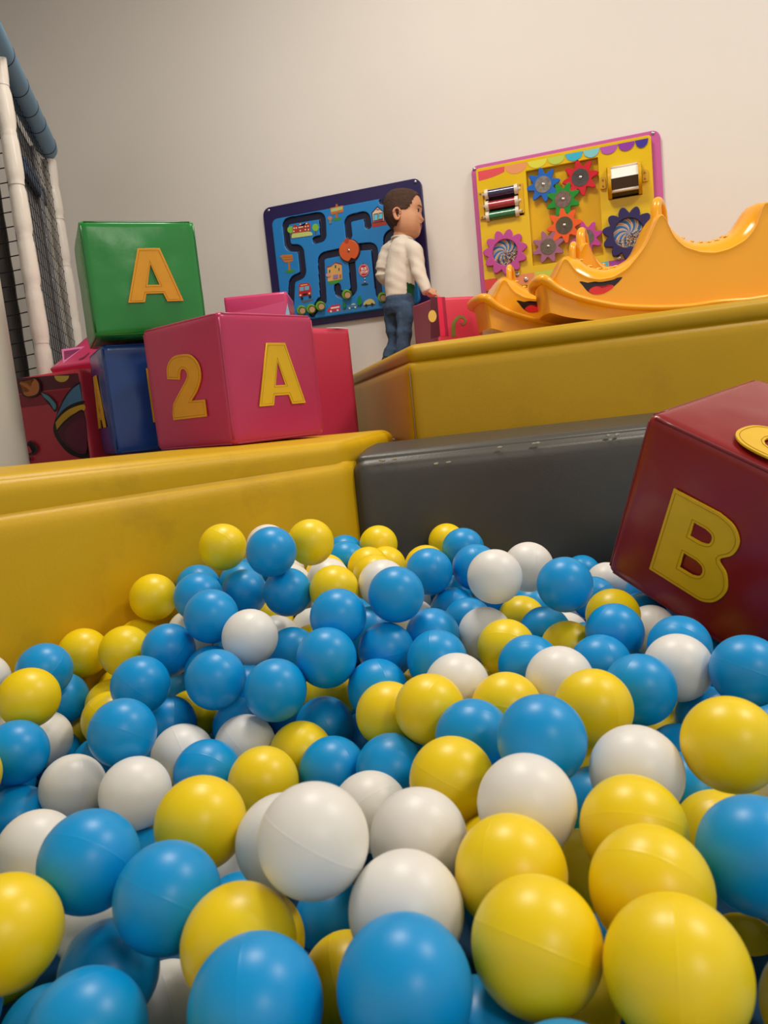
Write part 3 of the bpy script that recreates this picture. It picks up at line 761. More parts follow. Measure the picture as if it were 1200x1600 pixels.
# yellow house lower middle
pic('printed_house', [((60, 150, 60), [(513, 444.5), (514, 440), (535, 436), (535, 437.5), (526, 443)]), ((222, 172, 100), [(512.5, 440), (511.5, 418), (519, 415.5), (524.5, 410.5), (529, 413), (534, 412.5), (535, 436)]),
     ((150, 50, 44), [(510.5, 419), (511, 416.5), (519, 414.5), (518.8, 416.3)]), ((150, 50, 44), [(518.5, 416), (524.5, 409.5), (534.5, 412), (534.5, 414), (524.5, 411.3)]), ((60, 90, 90), rect(523.4, 414.5, 525.6, 419)), ((60, 90, 90), rect(529, 419, 531, 423)), ((60, 90, 90), rect(514.4, 422, 516.4, 426)),
     ((150, 120, 180), rect(521, 430, 528.5, 436)), ((180, 90, 60), rect(531, 429, 533.5, 434.5)), ((222, 150, 130), ell(513.6, 430, 3.6, 3, 12))])
# red bus, front view
pic('printed_bus', [((90, 92, 110), [(469, 471), (489, 467), (490, 469), (476, 474)]), ((40, 24, 40), ell(472, 466.5, 2.2, 2.6, 10)), ((40, 24, 40), ell(484.5, 464, 2.2, 2.6, 10)), ((190, 40, 40), [(467, 464), (467, 446), (469, 443.5), (481, 441.5), (483.5, 443), (486.5, 450), (487, 461)]),
     ((226, 190, 130), rect(470, 445.5, 480.5, 447)), ((120, 176, 200), rect(468.5, 449, 475, 455.3)), ((120, 176, 200), rect(476.5, 447.7, 483.5, 454)), ((50, 26, 30), rect(473.5, 459, 480.5, 462)), ((238, 220, 180), ell(470, 461.5, 1.5, 1.5, 8)), ((238, 220, 180), ell(484, 458.6, 1.5, 1.5, 8))])
# bus stop sign
bs = pic('printed_bus_stop', [((20, 60, 60), ell(570, 444.5, 5.8, 2, 12, -0.1)), ((24, 24, 30), rect(569.6, 431, 571, 444, 0)), (W_, rect(569.6, 434, 571, 436, 0)), (W_, rect(569.6, 439, 571, 441, 0)), ((24, 24, 30), rect(567.4, 411, 568.4, 414, 0)),
     ((196, 38, 46), ell(568.7, 422.5, 8.2, 10, 22)), ((240, 226, 222), ell(568.7, 422.5, 7.4, 9.1, 22)), ((196, 38, 46), ell(568.7, 422.5, 6.9, 8.6, 22))])
def wall_text(body, px, py, hpx, m, parent, sl=-0.17, off=YB+0.004):
    cu = bpy.data.curves.new('text', 'FONT'); cu.body = body; cu.size = 1.0; cu.align_x = 'CENTER'; cu.align_y = 'CENTER'; cu.offset = 0.03
    o = bpy.data.objects.new('text', cu); COL.objects.link(o)
    me = bpy.data.meshes.new_from_object(o.evaluated_get(bpy.context.evaluated_depsgraph_get()))
    bpy.data.objects.remove(o, do_unlink=True)
    p = PW(px, py, off); k = hpx*WALL_Y/F_PX*1.5
    me.transform(frame_matrix(p, (k*0.95, 0, 0), (0, 0, k), (0, -k, 0)))
    me.materials.clear(); return link('lettering', me, m, parent)
wt = flat((244, 236, 232)); wall_text('BUS', 568.4, 420, 3.9, wt, bs); wall_text('STOP', 568.9, 425.4, 3.5, wt, bs)
# street strip with bus, cars, trees
pic('printed_street', [((90, 140, 170), [(512, 489), (588, 477), (588, 478), (512, 490)]), ((204, 44, 62), [(512, 488), (512, 482), (515, 481.5), (517, 477.5), (531, 475), (532, 485)]), (W_, rect(517, 480.5, 530.5, 483, -0.17)), (W_, ell(517.3, 486.6, 1.6, 1.6, 9)), (W_, ell(527.8, 484.8, 1.6, 1.6, 9)),
     ((70, 130, 170), smooth_path([(543, 482), (543, 479), (547, 477), (550, 473.5), (555, 473), (558, 476), (559.5, 479), (559, 480)], 3)), (W_, ell(546.5, 481.8, 1.5, 1.5, 9)), (W_, ell(555.5, 480.2, 1.5, 1.5, 9)), ((180, 210, 220), [(549, 477), (551, 474.4), (554.5, 474.2), (556, 476)]),
     ((204, 186, 110), smooth_path([(568.5, 477), (569, 473), (574, 468.5), (580, 467), (585, 470), (586.5, 474), (586, 475)], 3)), ((40, 30, 30), ell(572.6, 477, 2, 2, 10)), ((40, 30, 30), ell(582, 475.4, 2, 2, 10)),
     ((100, 66, 40), rect(538.2, 480, 539.2, 484, 0)), ((24, 120, 66), smooth_path([(538.3, 471), (541.5, 477), (540.5, 481), (536.5, 481.5), (535.8, 477)], 4, True)), ((100, 66, 40), rect(562.2, 475, 563.4, 480, 0)), ((20, 134, 60), smooth_path([(562, 462), (566.5, 470), (565.5, 475.5), (559.5, 476.5), (558.8, 470)], 4, True))])

# ---------------------------------------------------------------- yellow gear panel
gx0, gx1, gz1 = -0.570, 0.160, 1.5635; gz0 = gz1-0.54
gp = thing('gear_panel', ((gx0+gx1)/2, WALL_Y, gz0), 'yellow play panel of turning gears and rollers in a pink frame on the wall', 'wall panel')
pinkp = mat('pink_plastic', (196, 92, 158), 0.30, 0.5); yelp = mat('bright_yellow_plastic', (226, 188, 10), 0.16, 0.5, noise=0.02); amber = mat('amber_plastic', (224, 176, 24), 0.35)
plate('frame', gx0, gx1, gz0, gz1, WALL_Y-0.016, WALL_Y-0.0005, 0.03, pinkp, gp, bevel=0.003)
YG = 0.042
def PG(px, py, off=YG): return PW(px, py, off)
def G2(px, py): p = PG(px, py); return (p[0], p[2])
w0 = G2(822, 266); w1 = G2(934, 247); w2_ = G2(943, 399); w3 = G2(832, 415)
wx0 = (w0[0]+w3[0])/2; wx1 = (w1[0]+w2_[0])/2; wz1 = (w0[1]+w1[1])/2; wz0 = (w2_[1]+w3[1])/2
def rhole(x0, x1, z0, z1): return [(x0, z0), (x0, z1), (x1, z1), (x1, z0)]
t0 = G2(756, 297); t1 = G2(814, 342); r0_ = G2(946, 262); r1_ = G2(1006, 303)
e0 = G2(743, 266); e1 = G2(1016, 209)
byx0, byx1, byz1, byz0 = e0[0], e1[0]+0.002, (e0[1]+e1[1])/2+0.001, gz0+0.035
tubh = (G2(758, 300)[0], G2(815, 287)[0], (G2(756, 345)[1]+G2(816, 337)[1])/2, (G2(756, 299)[1]+G2(812, 288)[1])/2)
rolh = (G2(949, 280)[0], G2(1002, 270)[0], (G2(949, 313)[1]+G2(1005, 303)[1])/2, (G2(946, 263)[1]+G2(1002, 252)[1])/2)
plate('yellow_board', byx0, byx1, byz0, byz1, WALL_Y-YG, WALL_Y-0.014, 0.012, yelp, gp, holes=[rhole(wx0, wx1, wz0, wz1), rhole(*tubh[:2], *tubh[2:]), rhole(*rolh[:2], *rolh[2:])], bevel=0.002)
slabp = lambda nm, x0, x1, z0, z1, off, m, par: pyd(nm, [(x0, WALL_Y-off, z0), (x1, WALL_Y-off, z0), (x1, WALL_Y-off, z1), (x0, WALL_Y-off, z1)]+[(x0, WALL_Y-off+0.002, z0), (x1, WALL_Y-off+0.002, z0), (x1, WALL_Y-off+0.002, z1), (x0, WALL_Y-off+0.002, z1)], [(0, 1, 2, 3), (7, 6, 5, 4)], m, par)
slabp('window_back', wx0, wx1, wz0, wz1, 0.0195, mat('ochre_back', (222, 174, 0), 0.5, 0.15, noise=0.05), gp)
maroon = mat('maroon_recess', (60, 18, 22), 0.5)
slabp('recess_back', tubh[0], tubh[1], tubh[2], tubh[3], 0.0185, maroon, gp); slabp('recess_back', rolh[0], rolh[1], rolh[2], rolh[3], 0.0185, maroon, gp)
for px, py in ((741, 264), (1020, 208)): screw(PW(px, py, 0.017), 0.006, gp)
# coloured scallops printed along the top
tg = lambda x, z: np.array([x, WALL_Y-YG, z])
xs_ = [G2(747, 270), G2(788, 262), G2(824, 255), G2(855, 249), G2(883, 244), G2(911, 238), G2(937, 232), G2(965, 227), G2(992, 222), G2(1013, 217)]
cols = [(222, 74, 84), (226, 150, 96), (216, 214, 60), (186, 204, 78), (52, 178, 208), (126, 200, 206), (176, 84, 178), (140, 50, 160), (62, 46, 150)]
LY = []
for i in range(9):
    xa, xb = xs_[i][0], xs_[i+1][0]; D_ = 0.036 if i < 2 else 0.030
    L = [(xa, byz1-0.012), (xb, byz1-0.012)]
    for k in range(13):
        t = k/12; L.append((xb+(xa-xb)*t, byz1-0.012-D_*(math.sqrt(max(0, 1-(2*t-1)**2)) if i not in (0,) else math.sqrt(max(0, 1-t*0+0))*math.cos((1-t)*1.2)**0.6)))
    LY.append((cols[i], L))
layered_print('scallop_print', LY, tg, NW, gp)
# coloured blocks printed along the bottom
for (pa, pb, rgb) in (((757, 438), (779, 456), (214, 72, 60)), ((799, 430), (836, 450), (226, 142, 96)), ((836, 424), (868, 446), (196, 206, 80)), ((868, 420), (905, 440), (80, 190, 190)), ((933, 405), (951, 424), (88, 184, 204)), ((951, 402), (1000, 420), (160, 70, 170))):
    xa, za = G2(*pa); xb, zb = G2(*pb); layered_print('block_print', [(rgb, [(xa, byz0+0.046), (xb, byz0+0.046), (xb, byz0+0.004), (xa, byz0+0.004)])], tg, NW, gp)
# gears
def gear_loop(c, r_out, r_in, n, rot=0.0, soft=1.15):
    out = []
    for i in range(n*8):
        a = 2*math.pi*i/(n*8); ph = (i % 8)/8
        k = 0.5+0.5*math.cos(2*math.pi*ph); k = k**soft
        r = r_in+(r_out-r_in)*k; out.append((c[0]+r*math.cos(a+rot), c[1]+r*math.sin(a+rot)))
    return out
def gear(px, py, r_px, n, rgb, rot, hub_rgb, off=0.030, thick=0.012, hubf=0.47):
    p = PW(px, py, off); c = (p[0], p[2]); k = (WALL_Y-off)/F_PX*1.055; R_ = r_px*k
    M = frame_matrix((0, WALL_Y-off, 0), (1, 0, 0), (0, 0, 1), (0, -1, 0))
    g = outline_object('gear', [gear_loop(c, R_, R_*0.60, n, rot)], thick-0.003, M, mat('gear_%d_%d_%d' % rgb, rgb, 0.42, 0.25), gp, 0.0015)
    V, Fc = tube([(c[0], WALL_Y-off-thick, c[1]), (c[0], WALL_Y-off-thick-0.002, c[1]), (c[0], WALL_Y-off-thick-0.0025, c[1])], [R_*hubf, R_*hubf, R_*(hubf-0.04)], 28)
    h = auto_smooth(pyd('hub_disc', V, Fc, mat('hub_%d_%d_%d' % hub_rgb, hub_rgb, 0.22, 0.6, noise=0.35, nscale=70), g), 40)
    screw(np.array([c[0], WALL_Y-off-thick-0.0025, c[1]]), 0.006, h)
gear(849, 289.5, 23.5, 8, (16, 98, 190), 0.10, (128, 124, 118))
gear(907, 278.5, 24.5, 8, (200, 18, 34), 0.12, (74, 68, 66))
gear(880, 312.5, 23.5, 8, (18, 138, 34), 0.34, (118, 96, 86), off=0.0305)
gear(882, 353, 24.5, 8, (232, 92, 18), 0.08, (84, 72, 48), off=0.031)
gear(857, 386, 23, 8, (158, 100, 128), 0.30, (110, 94, 74))
gear(916, 372, 23, 8, (190, 62, 150), 0.20, (110, 94, 84))
# clear cover over the gear window
clear = bpy.data.materials.new('clear_cover'); clear.use_nodes = True
nt = clear.node_tree; nt.nodes.clear()
out_ = nt.nodes.new('ShaderNodeOutputMaterial'); mix_ = nt.nodes.new('ShaderNodeMixShader'); tr_ = nt.nodes.new('ShaderNodeBsdfTransparent'); gl_ = nt.nodes.new('ShaderNodeBsdfGlossy')
gl_.inputs['Roughness'].default_value = 0.05; mix_.inputs[0].default_value = 0.012
nt.links.new(tr_.outputs[0], mix_.inputs[1]); nt.links.new(gl_.outputs[0], mix_.inputs[2]); nt.links.new(mix_.outputs[0], out_.inputs[0])
slabp('window_cover', wx0+0.002, wx1-0.002, wz0+0.002, wz1-0.002, 0.0465, clear, gp)
# two big gears with a spiral disc and loose beads
def spiral_gear(px, py, r_px, rgb, rot, n=11):
    off = YG; p = PW(px, py, off); c = np.array([p[0], p[2]]); k = (WALL_Y-off)/F_PX*1.055; R_ = r_px*k; th = 0.018
    M = frame_matrix((0, WALL_Y-off, 0), (1, 0, 0), (0, 0, 1), (0, -1, 0))
    ri = R_*0.56
    ring = [(c[0]+ri*math.cos(a), c[1]+ri*math.sin(a)) for a in np.linspace(0, 2*math.pi, 41)[:-1]]
    g = outline_object('spiral_gear', [gear_loop(c, R_, R_*0.76, n, rot, 0.6), ring], th-0.004, M, mat('gear_%d_%d_%d' % rgb, rgb, 0.35), gp, 0.002)
    pal = [(60, 104, 160), (60, 104, 160), (214, 196, 160), (196, 120, 70), (150, 178, 186), (60, 104, 160)]
    nr, na = 9, 108; V = []; Fc = []; mi = []; mset = sorted(set(pal))
    for a in range(nr+1):
        s = a/nr
        for q in range(na):
            th = 2*math.pi*q/na+1.3*s; V.append((c[0]+ri*1.01*s*math.cos(th), WALL_Y-off-0.004, c[1]+ri*1.01*s*math.sin(th)))
    for a in range(nr):
        for q in range(na):
            Fc.append((a*na+q, a*na+(q+1) % na, (a+1)*na+(q+1) % na, (a+1)*na+q)); mi.append(mset.index(pal[(q//2) % len(pal)]))
    sp = pyd('spiral_disc', V, Fc, [flat(m_) for m_ in mset], g); sp.data.polygons.foreach_set('material_index', mi)
    # beads lie in the lower part of the disc
    rs_ = np.random.RandomState(int(px)); V = []; Fc = []; mi = []; n0 = 0
    ico = [(1, 0, 0), (-1, 0, 0), (0, 1, 0), (0, -1, 0), (0, 0, 1), (0, 0, -1)]; tri = [(0, 2, 4), (2, 1, 4), (1, 3, 4), (3, 0, 4), (2, 0, 5), (1, 2, 5), (3, 1, 5), (0, 3, 5)]
    cnt_ = 0
    while cnt_ < 150:
        x, z = rs_.uniform(-1, 1, 2)
        if x*x+z*z > 0.93 or z > -0.12+0.35*x+0.18*rs_.randn()*0.6: continue
        b = len(V); q = np.array([c[0]+x*ri, WALL_Y-off-0.0075-rs_.uniform(0, 0.003), c[1]+z*ri])
        V += [q+np.array(w)*0.0026 for w in ico]; Fc += [tuple(b+i for i in t) for t in tri]; mi += [rs_.choice(4, p=[.4, .3, .2, .1])]*8; cnt_ += 1
    bd = pyd('beads', V, Fc, [flat((224, 204, 150)), flat((140, 52, 40)), flat((96, 66, 40)), flat((236, 230, 214))], g, True); bd.data.polygons.foreach_set('material_index', mi); bd['kind'] = 'stuff'
    V = []; Fc = []
    q = np.array([c[0], WALL_Y-off-th, c[1]])
    for a in np.linspace(0, 2*math.pi, 7)[:-1]:
        s = q+np.array([math.cos(a), 0, math.sin(a)])*R_*0.65; tube([s, s+NW*0.0015], 0.003, 8, True, V, Fc)
    pyd('rivets', V, Fc, mat('steel', (190, 186, 180), 0.25, 0.5, metal=1.0), g)
spiral_gear(790, 395, 31.5, (186, 72, 148), 0.15)
spiral_gear(982, 365, 34.5, (40, 28, 84), 0.05)
# three spinning tubes on the left
def PWs(px, py, off): return PW(px, py, off)
tube_cols = [(40, 36, 84), (172, 44, 58), (24, 110, 62)]
for i, (pa, pb) in enumerate((((758, 305), (809, 294)), ((759, 323), (810, 313)), ((760, 340), (811, 329)))):
    A = PW(pa[0], pa[1], 0.050); B_ = PW(pb[0], pb[1], 0.050); A[2] = B_[2] = (A[2]+B_[2])/2
    dx = (B_-A)
    V, Fc = tube([A+dx*0.08, B_-dx*0.08], 0.0165, 20); rl = auto_smooth(pyd('spinning_tube', V, Fc, mat('tube_%d' % i, tube_cols[i], 0.12, 0.6, coat=0.6, noise=0.15, nscale=50), gp), 40)
    for s, e in ((0.0, 0.10), (0.90, 1.0)):
        V, Fc = tube([A+dx*s, A+dx*e], 0.0195, 20); auto_smooth(pyd('end_cap', V, Fc, mat('ivory_plastic', (222, 210, 192), 0.35), rl), 40)
    V, Fc = tube([A-dx*0.08, B_+dx*0.08], 0.006, 10); pyd('axle', V, Fc, mat('ivory_plastic', (222, 210, 192), 0.35), rl, True)
for (pa, pb) in (((749, 301), (756, 343)), ((811, 287), (818, 333))):
    a_ = G2(*pa); b_ = G2(*pb); xm = (a_[0]+b_[0])/2
    plate('tube_bracket', xm-0.010, xm+0.010, min(a_[1], b_[1]), max(a_[1], b_[1]), WALL_Y-YG-0.009, WALL_Y-YG+0.001, 0.003, mat('deep_yellow_plastic', (214, 166, 10), 0.3), gp, bevel=0.001)
    for pp in (pa, pb): screw(np.array([xm, WALL_Y-YG-0.009, G2(*pp)[1]+(0.008 if pp is pb else -0.008)]), 0.0035, gp)
# mirror roller on the right
rc = PW(976, 282, 0.050); hw = (rolh[1]-rolh[0])/2*0.98
dk = mat('deep_yellow_plastic', (214, 166, 10), 0.3)
rt = 0.058
for s in (-1, 1):
    V, Fc = tube([rc+np.array([s*hw, 0, 0]), rc+np.array([s*(hw-0.012), 0, 0])], [rt*1.02, rt*1.02], 32, ref=(0, 0, 1)); auto_smooth(pyd('roller_end', V, Fc, dk, gp), 40)
pts = []
mirror = mat('mirror_glare_white', (244, 244, 236), 0.08, 0.8); blk = mat('charcoal_film', (60, 52, 46), 0.25, 0.5); ivo = mat('ivory_plastic', (222, 210, 192), 0.35)  # white plastic colour carries the mirror's bright reflection
def roller_face(a0, a1, m, rr=rt*0.93):
    V = []
    for s in (-1, 1):
        for a in (a0, a1): V.append(rc+np.array([s*(hw-0.012), -rr*math.cos(a), rr*math.sin(a)]))
    V += [v+(rc-v)*np.array([0, 0.05, 0.05]) for v in V]
    pyd('roller_face', V, [(0, 1, 3, 2), (4, 6, 7, 5), (0, 4, 5, 1), (2, 3, 7, 6), (0, 2, 6, 4), (1, 5, 7, 3)], m, gp)
roller_face(math.radians(2), math.radians(50), mirror); roller_face(math.radians(-44), math.radians(0), blk); roller_face(math.radians(60), math.radians(104), mirror); roller_face(math.radians(-94), math.radians(-50), blk)
for a in (56, -50):
    a = math.radians(a); q = rc+np.array([0, -rt*0.93*math.cos(a), rt*0.93*math.sin(a)])
    V, Fc = tube([q-np.array([hw-0.012, 0, 0]), q+np.array([hw-0.012, 0, 0])], 0.0062, 10); pyd('roller_bar', V, Fc, ivo, gp, True)
for px, py in ((942, 287), (1008, 275)):
    c = G2(px, py); plate('roller_bracket', c[0]-0.011, c[0]+0.011, c[1]-0.022, c[1]+0.022, WALL_Y-YG-0.010, WALL_Y-YG+0.001, 0.005, dk, gp, bevel=0.001)
    for s in (-1, 1): screw(np.array([c[0], WALL_Y-YG-0.010, c[1]+s*0.011]), 0.0035, gp)
for px, py in ((808, 429), (822, 437), (967, 403)): screw(PW(px, py, YG), 0.009, gp)
# ================================================================== yellow rockers
rk_m = mat('amber_gloss_plastic', (240, 168, 34), 0.20, 0.5, noise=0.02)
rk_d = mat('amber_gloss_plastic_inner', (226, 104, 10), 0.35, 0.5)
ry = math.radians(14.0); RX = np.array([math.cos(ry), math.sin(ry), 0]); RN = np.array([-math.sin(ry), math.cos(ry), 0])
RO = at_depth(848, 430, 2.35)
ZB = 0.8185                                        # where the rockers stand
def ruz(px, py):
    p = on_plane(px, py, RO, RN); return np.array([(p-RO)@RX, p[2]])
lip_px = [(862, 438), (869, 428), (877, 408), (884, 398), (889, 408), (899, 422), (918, 432), (937, 435), (959, 431), (981, 417), (997, 398), (1010, 380), (1020, 358), (1027, 340), (1034, 330), (1040, 338), (1045, 352), (1053, 369), (1070, 384), (1095, 392), (1118, 393)]
top_px = [(862, 436), (869, 424), (878, 402), (887, 392), (897, 389), (911, 394), (924, 406), (947, 413), (969, 410), (991, 397), (1004, 382), (1014, 362), (1022, 342), (1028, 330), (1036, 326), (1046, 330), (1056, 342), (1066, 354), (1078, 364), (1095, 369), (1118, 369)]
fl_px = [(848, 431), (853, 440), (867, 452), (899, 465), (931, 473), (962, 479), (991, 481), (1030, 482), (1075, 480), (1118, 473)]
mid = ruz(1118, 393)[0]
def mirror(prof):
    a = [ruz(*p) for p in prof]; return a+[np.array([2*mid-p[0], p[1]]) for p in a[::-1][1:]]
lip = np.array(mirror(lip_px)); top = np.array(mirror(top_px)); flg = np.array(mirror(fl_px))
# level the flange arc so that the lowest point clears the platform
us = np.unique(np.concatenate([np.linspace(lip[0, 0], lip[-1, 0], 150)]))
def interp(tab, u): return np.interp(u, tab[:, 0], tab[:, 1])
def smooth1(y, k=2):
    for _ in range(k): y = np.convolve(np.pad(y, 1, mode='edge'), [0.25, 0.5, 0.25], 'valid')
    return y
lipz = smooth1(interp(lip, us)); topz = np.maximum(smooth1(interp(top, us)), lipz+0.002); flz = smooth1(interp(flg, us))
RW = 0.20
def build_rocker(label):
    t = thing('rocker', (0, 0, 0), label, 'rocker')
    # body: section runs up the near side, over the crowned seat and down the far side
    V = []; nsec = 0
    for u, lz, tz, fz in zip(us, lipz, topz, flz):
        sec = []
        fz = min(fz, lz-0.004)
        endk = min(1.0, (u-us[0])/0.03, (us[-1]-u)/0.03); ins = 0.035*(1-math.sqrt(max(0, 1-(1-endk)**2)))
        for s in np.linspace(0, 1, 8): sec.append((ins, fz+(lz-0.014-fz)*s) if lz-0.014 > fz else (ins, fz))
        sec += [(ins-0.001, lz-0.010), (ins-0.002, lz-0.004), (ins+0.002, lz), (ins+0.007, lz), (ins+0.013, lz-0.002)]
        for s in np.linspace(0.02, 0.98, 15):
            w = ins+0.015+(RW-2*ins-0.030)*s; sec.append((w, lz-0.002+(tz-lz+0.002)*math.sin(math.pi*s)**0.55))
        half = sec[:13]
        sec += [(RW-q[0], q[1]) for q in half[::-1]]
        nsec = len(sec); V += [RX*u+RN*w+np.array([0, 0, z-ZB]) for w, z in sec]
    Fc = []
    for i in range(len(us)-1):
        for k in range(nsec-1):
            a = i*nsec+k; Fc.append((a, a+nsec, a+nsec+1, a+1))
    Fc.append(tuple(range(nsec))); Fc.append(tuple(range((len(us)-1)*nsec, len(us)*nsec))[::-1])
    auto_smooth(pyd('body', V, Fc, rk_m, t), 50)
    # flange loop + hollow skirt below it
    fu = np.linspace(flg[0, 0], flg[-1, 0], 80); fz = smooth1(interp(flg, fu), 3)
    near = [RX*u+RN*-0.012+np.array([0, 0, z-ZB]) for u, z in zip(fu, fz)]
    far = [RX*u+RN*(RW+0.012)+np.array([0, 0, z-ZB]) for u, z in zip(fu, fz)]
    def cap_arc(u, z, sgn):
        return [RX*(u+sgn*0.014*math.sin(a))+RN*(RW/2-math.cos(a)*(RW/2+0.012))+np.array([0, 0, z-ZB+0.004*math.sin(a)]) for a in np.linspace(0.2, math.pi-0.2, 12)]
    loop = near+cap_arc(fu[-1], fz[-1], 1)+far[::-1]+cap_arc(fu[0], fz[0], -1)[::-1]
    k0 = len(near)+12+40; loop = loop[k0:]+loop[:k0]
    cen0 = np.mean(loop, axis=0); pr_u = [(q-cen0)@RX for q in loop]; umin, umax = min(pr_u), max(pr_u)
    V, Fc = tube(loop+[loop[0]], [(0.012+0.006*k_, 0.009+0.007*k_) for k_ in [max(0, 1-min(abs((q-cen0)@RX-e_) for e_ in (umin, umax))/0.10) for q in loop+[loop[0]]]], 10, False, ref=(0, 0, 1)); auto_smooth(pyd('flange', V, Fc, rk_m, t), 60)
    n = len(loop); V = []; cen = np.mean(loop, axis=0)
    for k, (sc, zf) in enumerate(((1.0, 1.0), (0.985, 0.93), (0.975, 0.5), (0.965, 0.0))):
        for q in loop:
            d = q-cen; uu = d@RX; ww = d@RN
            p = cen+RX*uu*(1-(1-sc)*0.9)+RN*ww*(1-(1-sc)*1.6); zb = 0.004+max(0.0, q[2]-0.06)*0.45
            V.append(np.array([p[0], p[1], zb+(q[2]-zb)*zf]))
    Fc = []
    for k in range(3):
        for i in range(n): Fc.append((k*n+i, k*n+(i+1) % n, (k+1)*n+(i+1) % n, (k+1)*n+i))
    Fc.append(tuple(3*n+i for i in range(n)))
    auto_smooth(pyd('skirt', V, Fc, rk_m, t), 50)
    # deck closing the flange to the body
    V = list(loop)+[cen+RX*((q-cen)@RX)*0.965+RN*((q-cen)@RN)*0.80+np.array([0, 0, (q-cen)[2]]) for q in loop]
    pyd('deck', V, [(i, (i+1) % n, (i+1) % n+n, i+n) for i in range(n)], rk_m, t, True)
    # arch grips
    def arch(pa, pb, h, r, r2):
        a = ruz(*pa); b = ruz(*pb)
        A = RX*a[0]+RN*0.055+np.array([0, 0, a[1]-ZB]); B_ = RX*b[0]+RN*(RW-0.060)+np.array([0, 0, b[1]-ZB])
        pts = []
        for th in np.linspace(0, math.pi, 19):
            m = (1-math.cos(th))/2; p = A+(B_-A)*m; p = p+np.array([0, 0, h*math.sin(th)**0.55]); pts.append(p)
        V, Fc = tube([A-np.array([0, 0, 0.03])]+pts+[B_-np.array([0, 0, 0.03])], [r]+list(np.linspace(r, r2, 19))+[r2], 14, ref=RX); auto_smooth(pyd('grip_arch', V, Fc, rk_m, t), 60)
    arch((1034, 340), (1062, 350), 0.076, 0.0165, 0.0085)
    arch((900, 398), (918, 402), 0.050, 0.0100, 0.0105)
    # grip bumps on the seats
    V = []; Fc = []
    for c0, n_ in ((940, 5), (1112, 6)):
        for i in range(n_):
            for row in (0.30, 0.52):
                px = c0+(i-(n_-1)/2)*14+row*6; u = ruz(px, 400)[0]
                lz = np.interp(u, us, lipz); tz = np.interp(u, us, topz); s = row
                c = RX*u+RN*(0.015+(RW-0.03)*s)+np.array([0, 0, lz+(tz-lz)*math.sin(math.pi*s)**0.55-ZB])
                b = len(V)
                for a in range(4):
                    ph = a/3*math.pi/2*0.98
                    for k in range(10):
                        th = 2*math.pi*k/10; V.append(c+RX*0.009*math.cos(ph)*math.cos(th)+RN*0.006*math.cos(ph)*math.sin(th)+np.array([0, 0, 0.0055*math.sin(ph)-0.001]))
                for a in range(3):
                    for k in range(10): Fc.append((b+a*10+k, b+a*10+(k+1) % 10, b+(a+1)*10+(k+1) % 10, b+(a+1)*10+k))
                Fc.append(tuple(b+30+k for k in range(10)))
    g = pyd('grip_bumps', V, Fc, rk_m, t, True); g['kind'] = 'stuff'
    # smiling mouth
    loc = lambda x, y: (lambda q: RX*q[0]+np.array([0, 0, q[1]-ZB]))(ruz(x, y))
    layered_print('smile', [((34, 22, 24), smooth_path([(906, 439.5), (924, 442.5), (946, 442), (970.5, 433), (969, 438), (956, 450), (940, 458.5), (928, 460), (918, 455), (910.5, 446)], 4, True)),
                            ((214, 44, 46), smooth_path([(920, 455), (926, 449), (935, 447), (941, 450.5), (947, 446), (954, 445), (958.5, 446.5), (956, 451), (943, 458.5), (929, 460)], 4, True))], loc, -RN, t)
    return t
rk = build_rocker('long amber plastic two-grip rocker with a smile, nearest the platform edge')
rk.location = (RO[0], RO[1], ZB)
def copy_tree(o, parent=None):
    c = o.copy(); COL.objects.link(c)
    if parent is not None: c.parent = parent
    for ch in o.children: copy_tree(ch, c)
    return c
rk2 = copy_tree(rk)
p2_ = at_depth(757, 464, 2.60)
rk2.location = (p2_[0], p2_[1], 0.8125); rk2.rotation_euler = (0, 0, math.radians(8.0))
rk2['label'] = 'amber plastic rocker half hidden behind the other rocker, beside the crimson box'
for o in (rk, rk2): o['group'] = 'smiling rockers on the platform'
# ================================================================== the boy
BD = 3.13
def J(px, py, dd=0.0): return at_depth(px, py, BD+dd)
kpx = BD/F_PX
foot_z = 0.7885
base = J(618, 520); by = thing('person', (base[0], base[1], foot_z), 'small child in cream long-sleeved top and jeans standing at the maze panel', 'person')
skin = mat('skin', (206, 152, 116), 0.5, 0.35, noise=0.05, nscale=20, sss=0.0)
skin_b = mat('skin_lips', (168, 92, 78), 0.5)
hair_m = mat('short_brown_hair', (70, 48, 36), 0.7, 0.25, noise=0.25, nscale=60, bump=0.5, bscale=170)
shirt_m = mat('cream_jersey', (218, 208, 192), 0.85, 0.15, noise=0.05, nscale=12, bump=0.35, bscale=24)
green_m = mat('dark_green_jersey', (28, 84, 48), 0.85, 0.15)
jean_m = mat('blue_denim', (70, 90, 116), 0.85, 0.15, noise=0.35, nscale=24, bump=0.5, bscale=34)
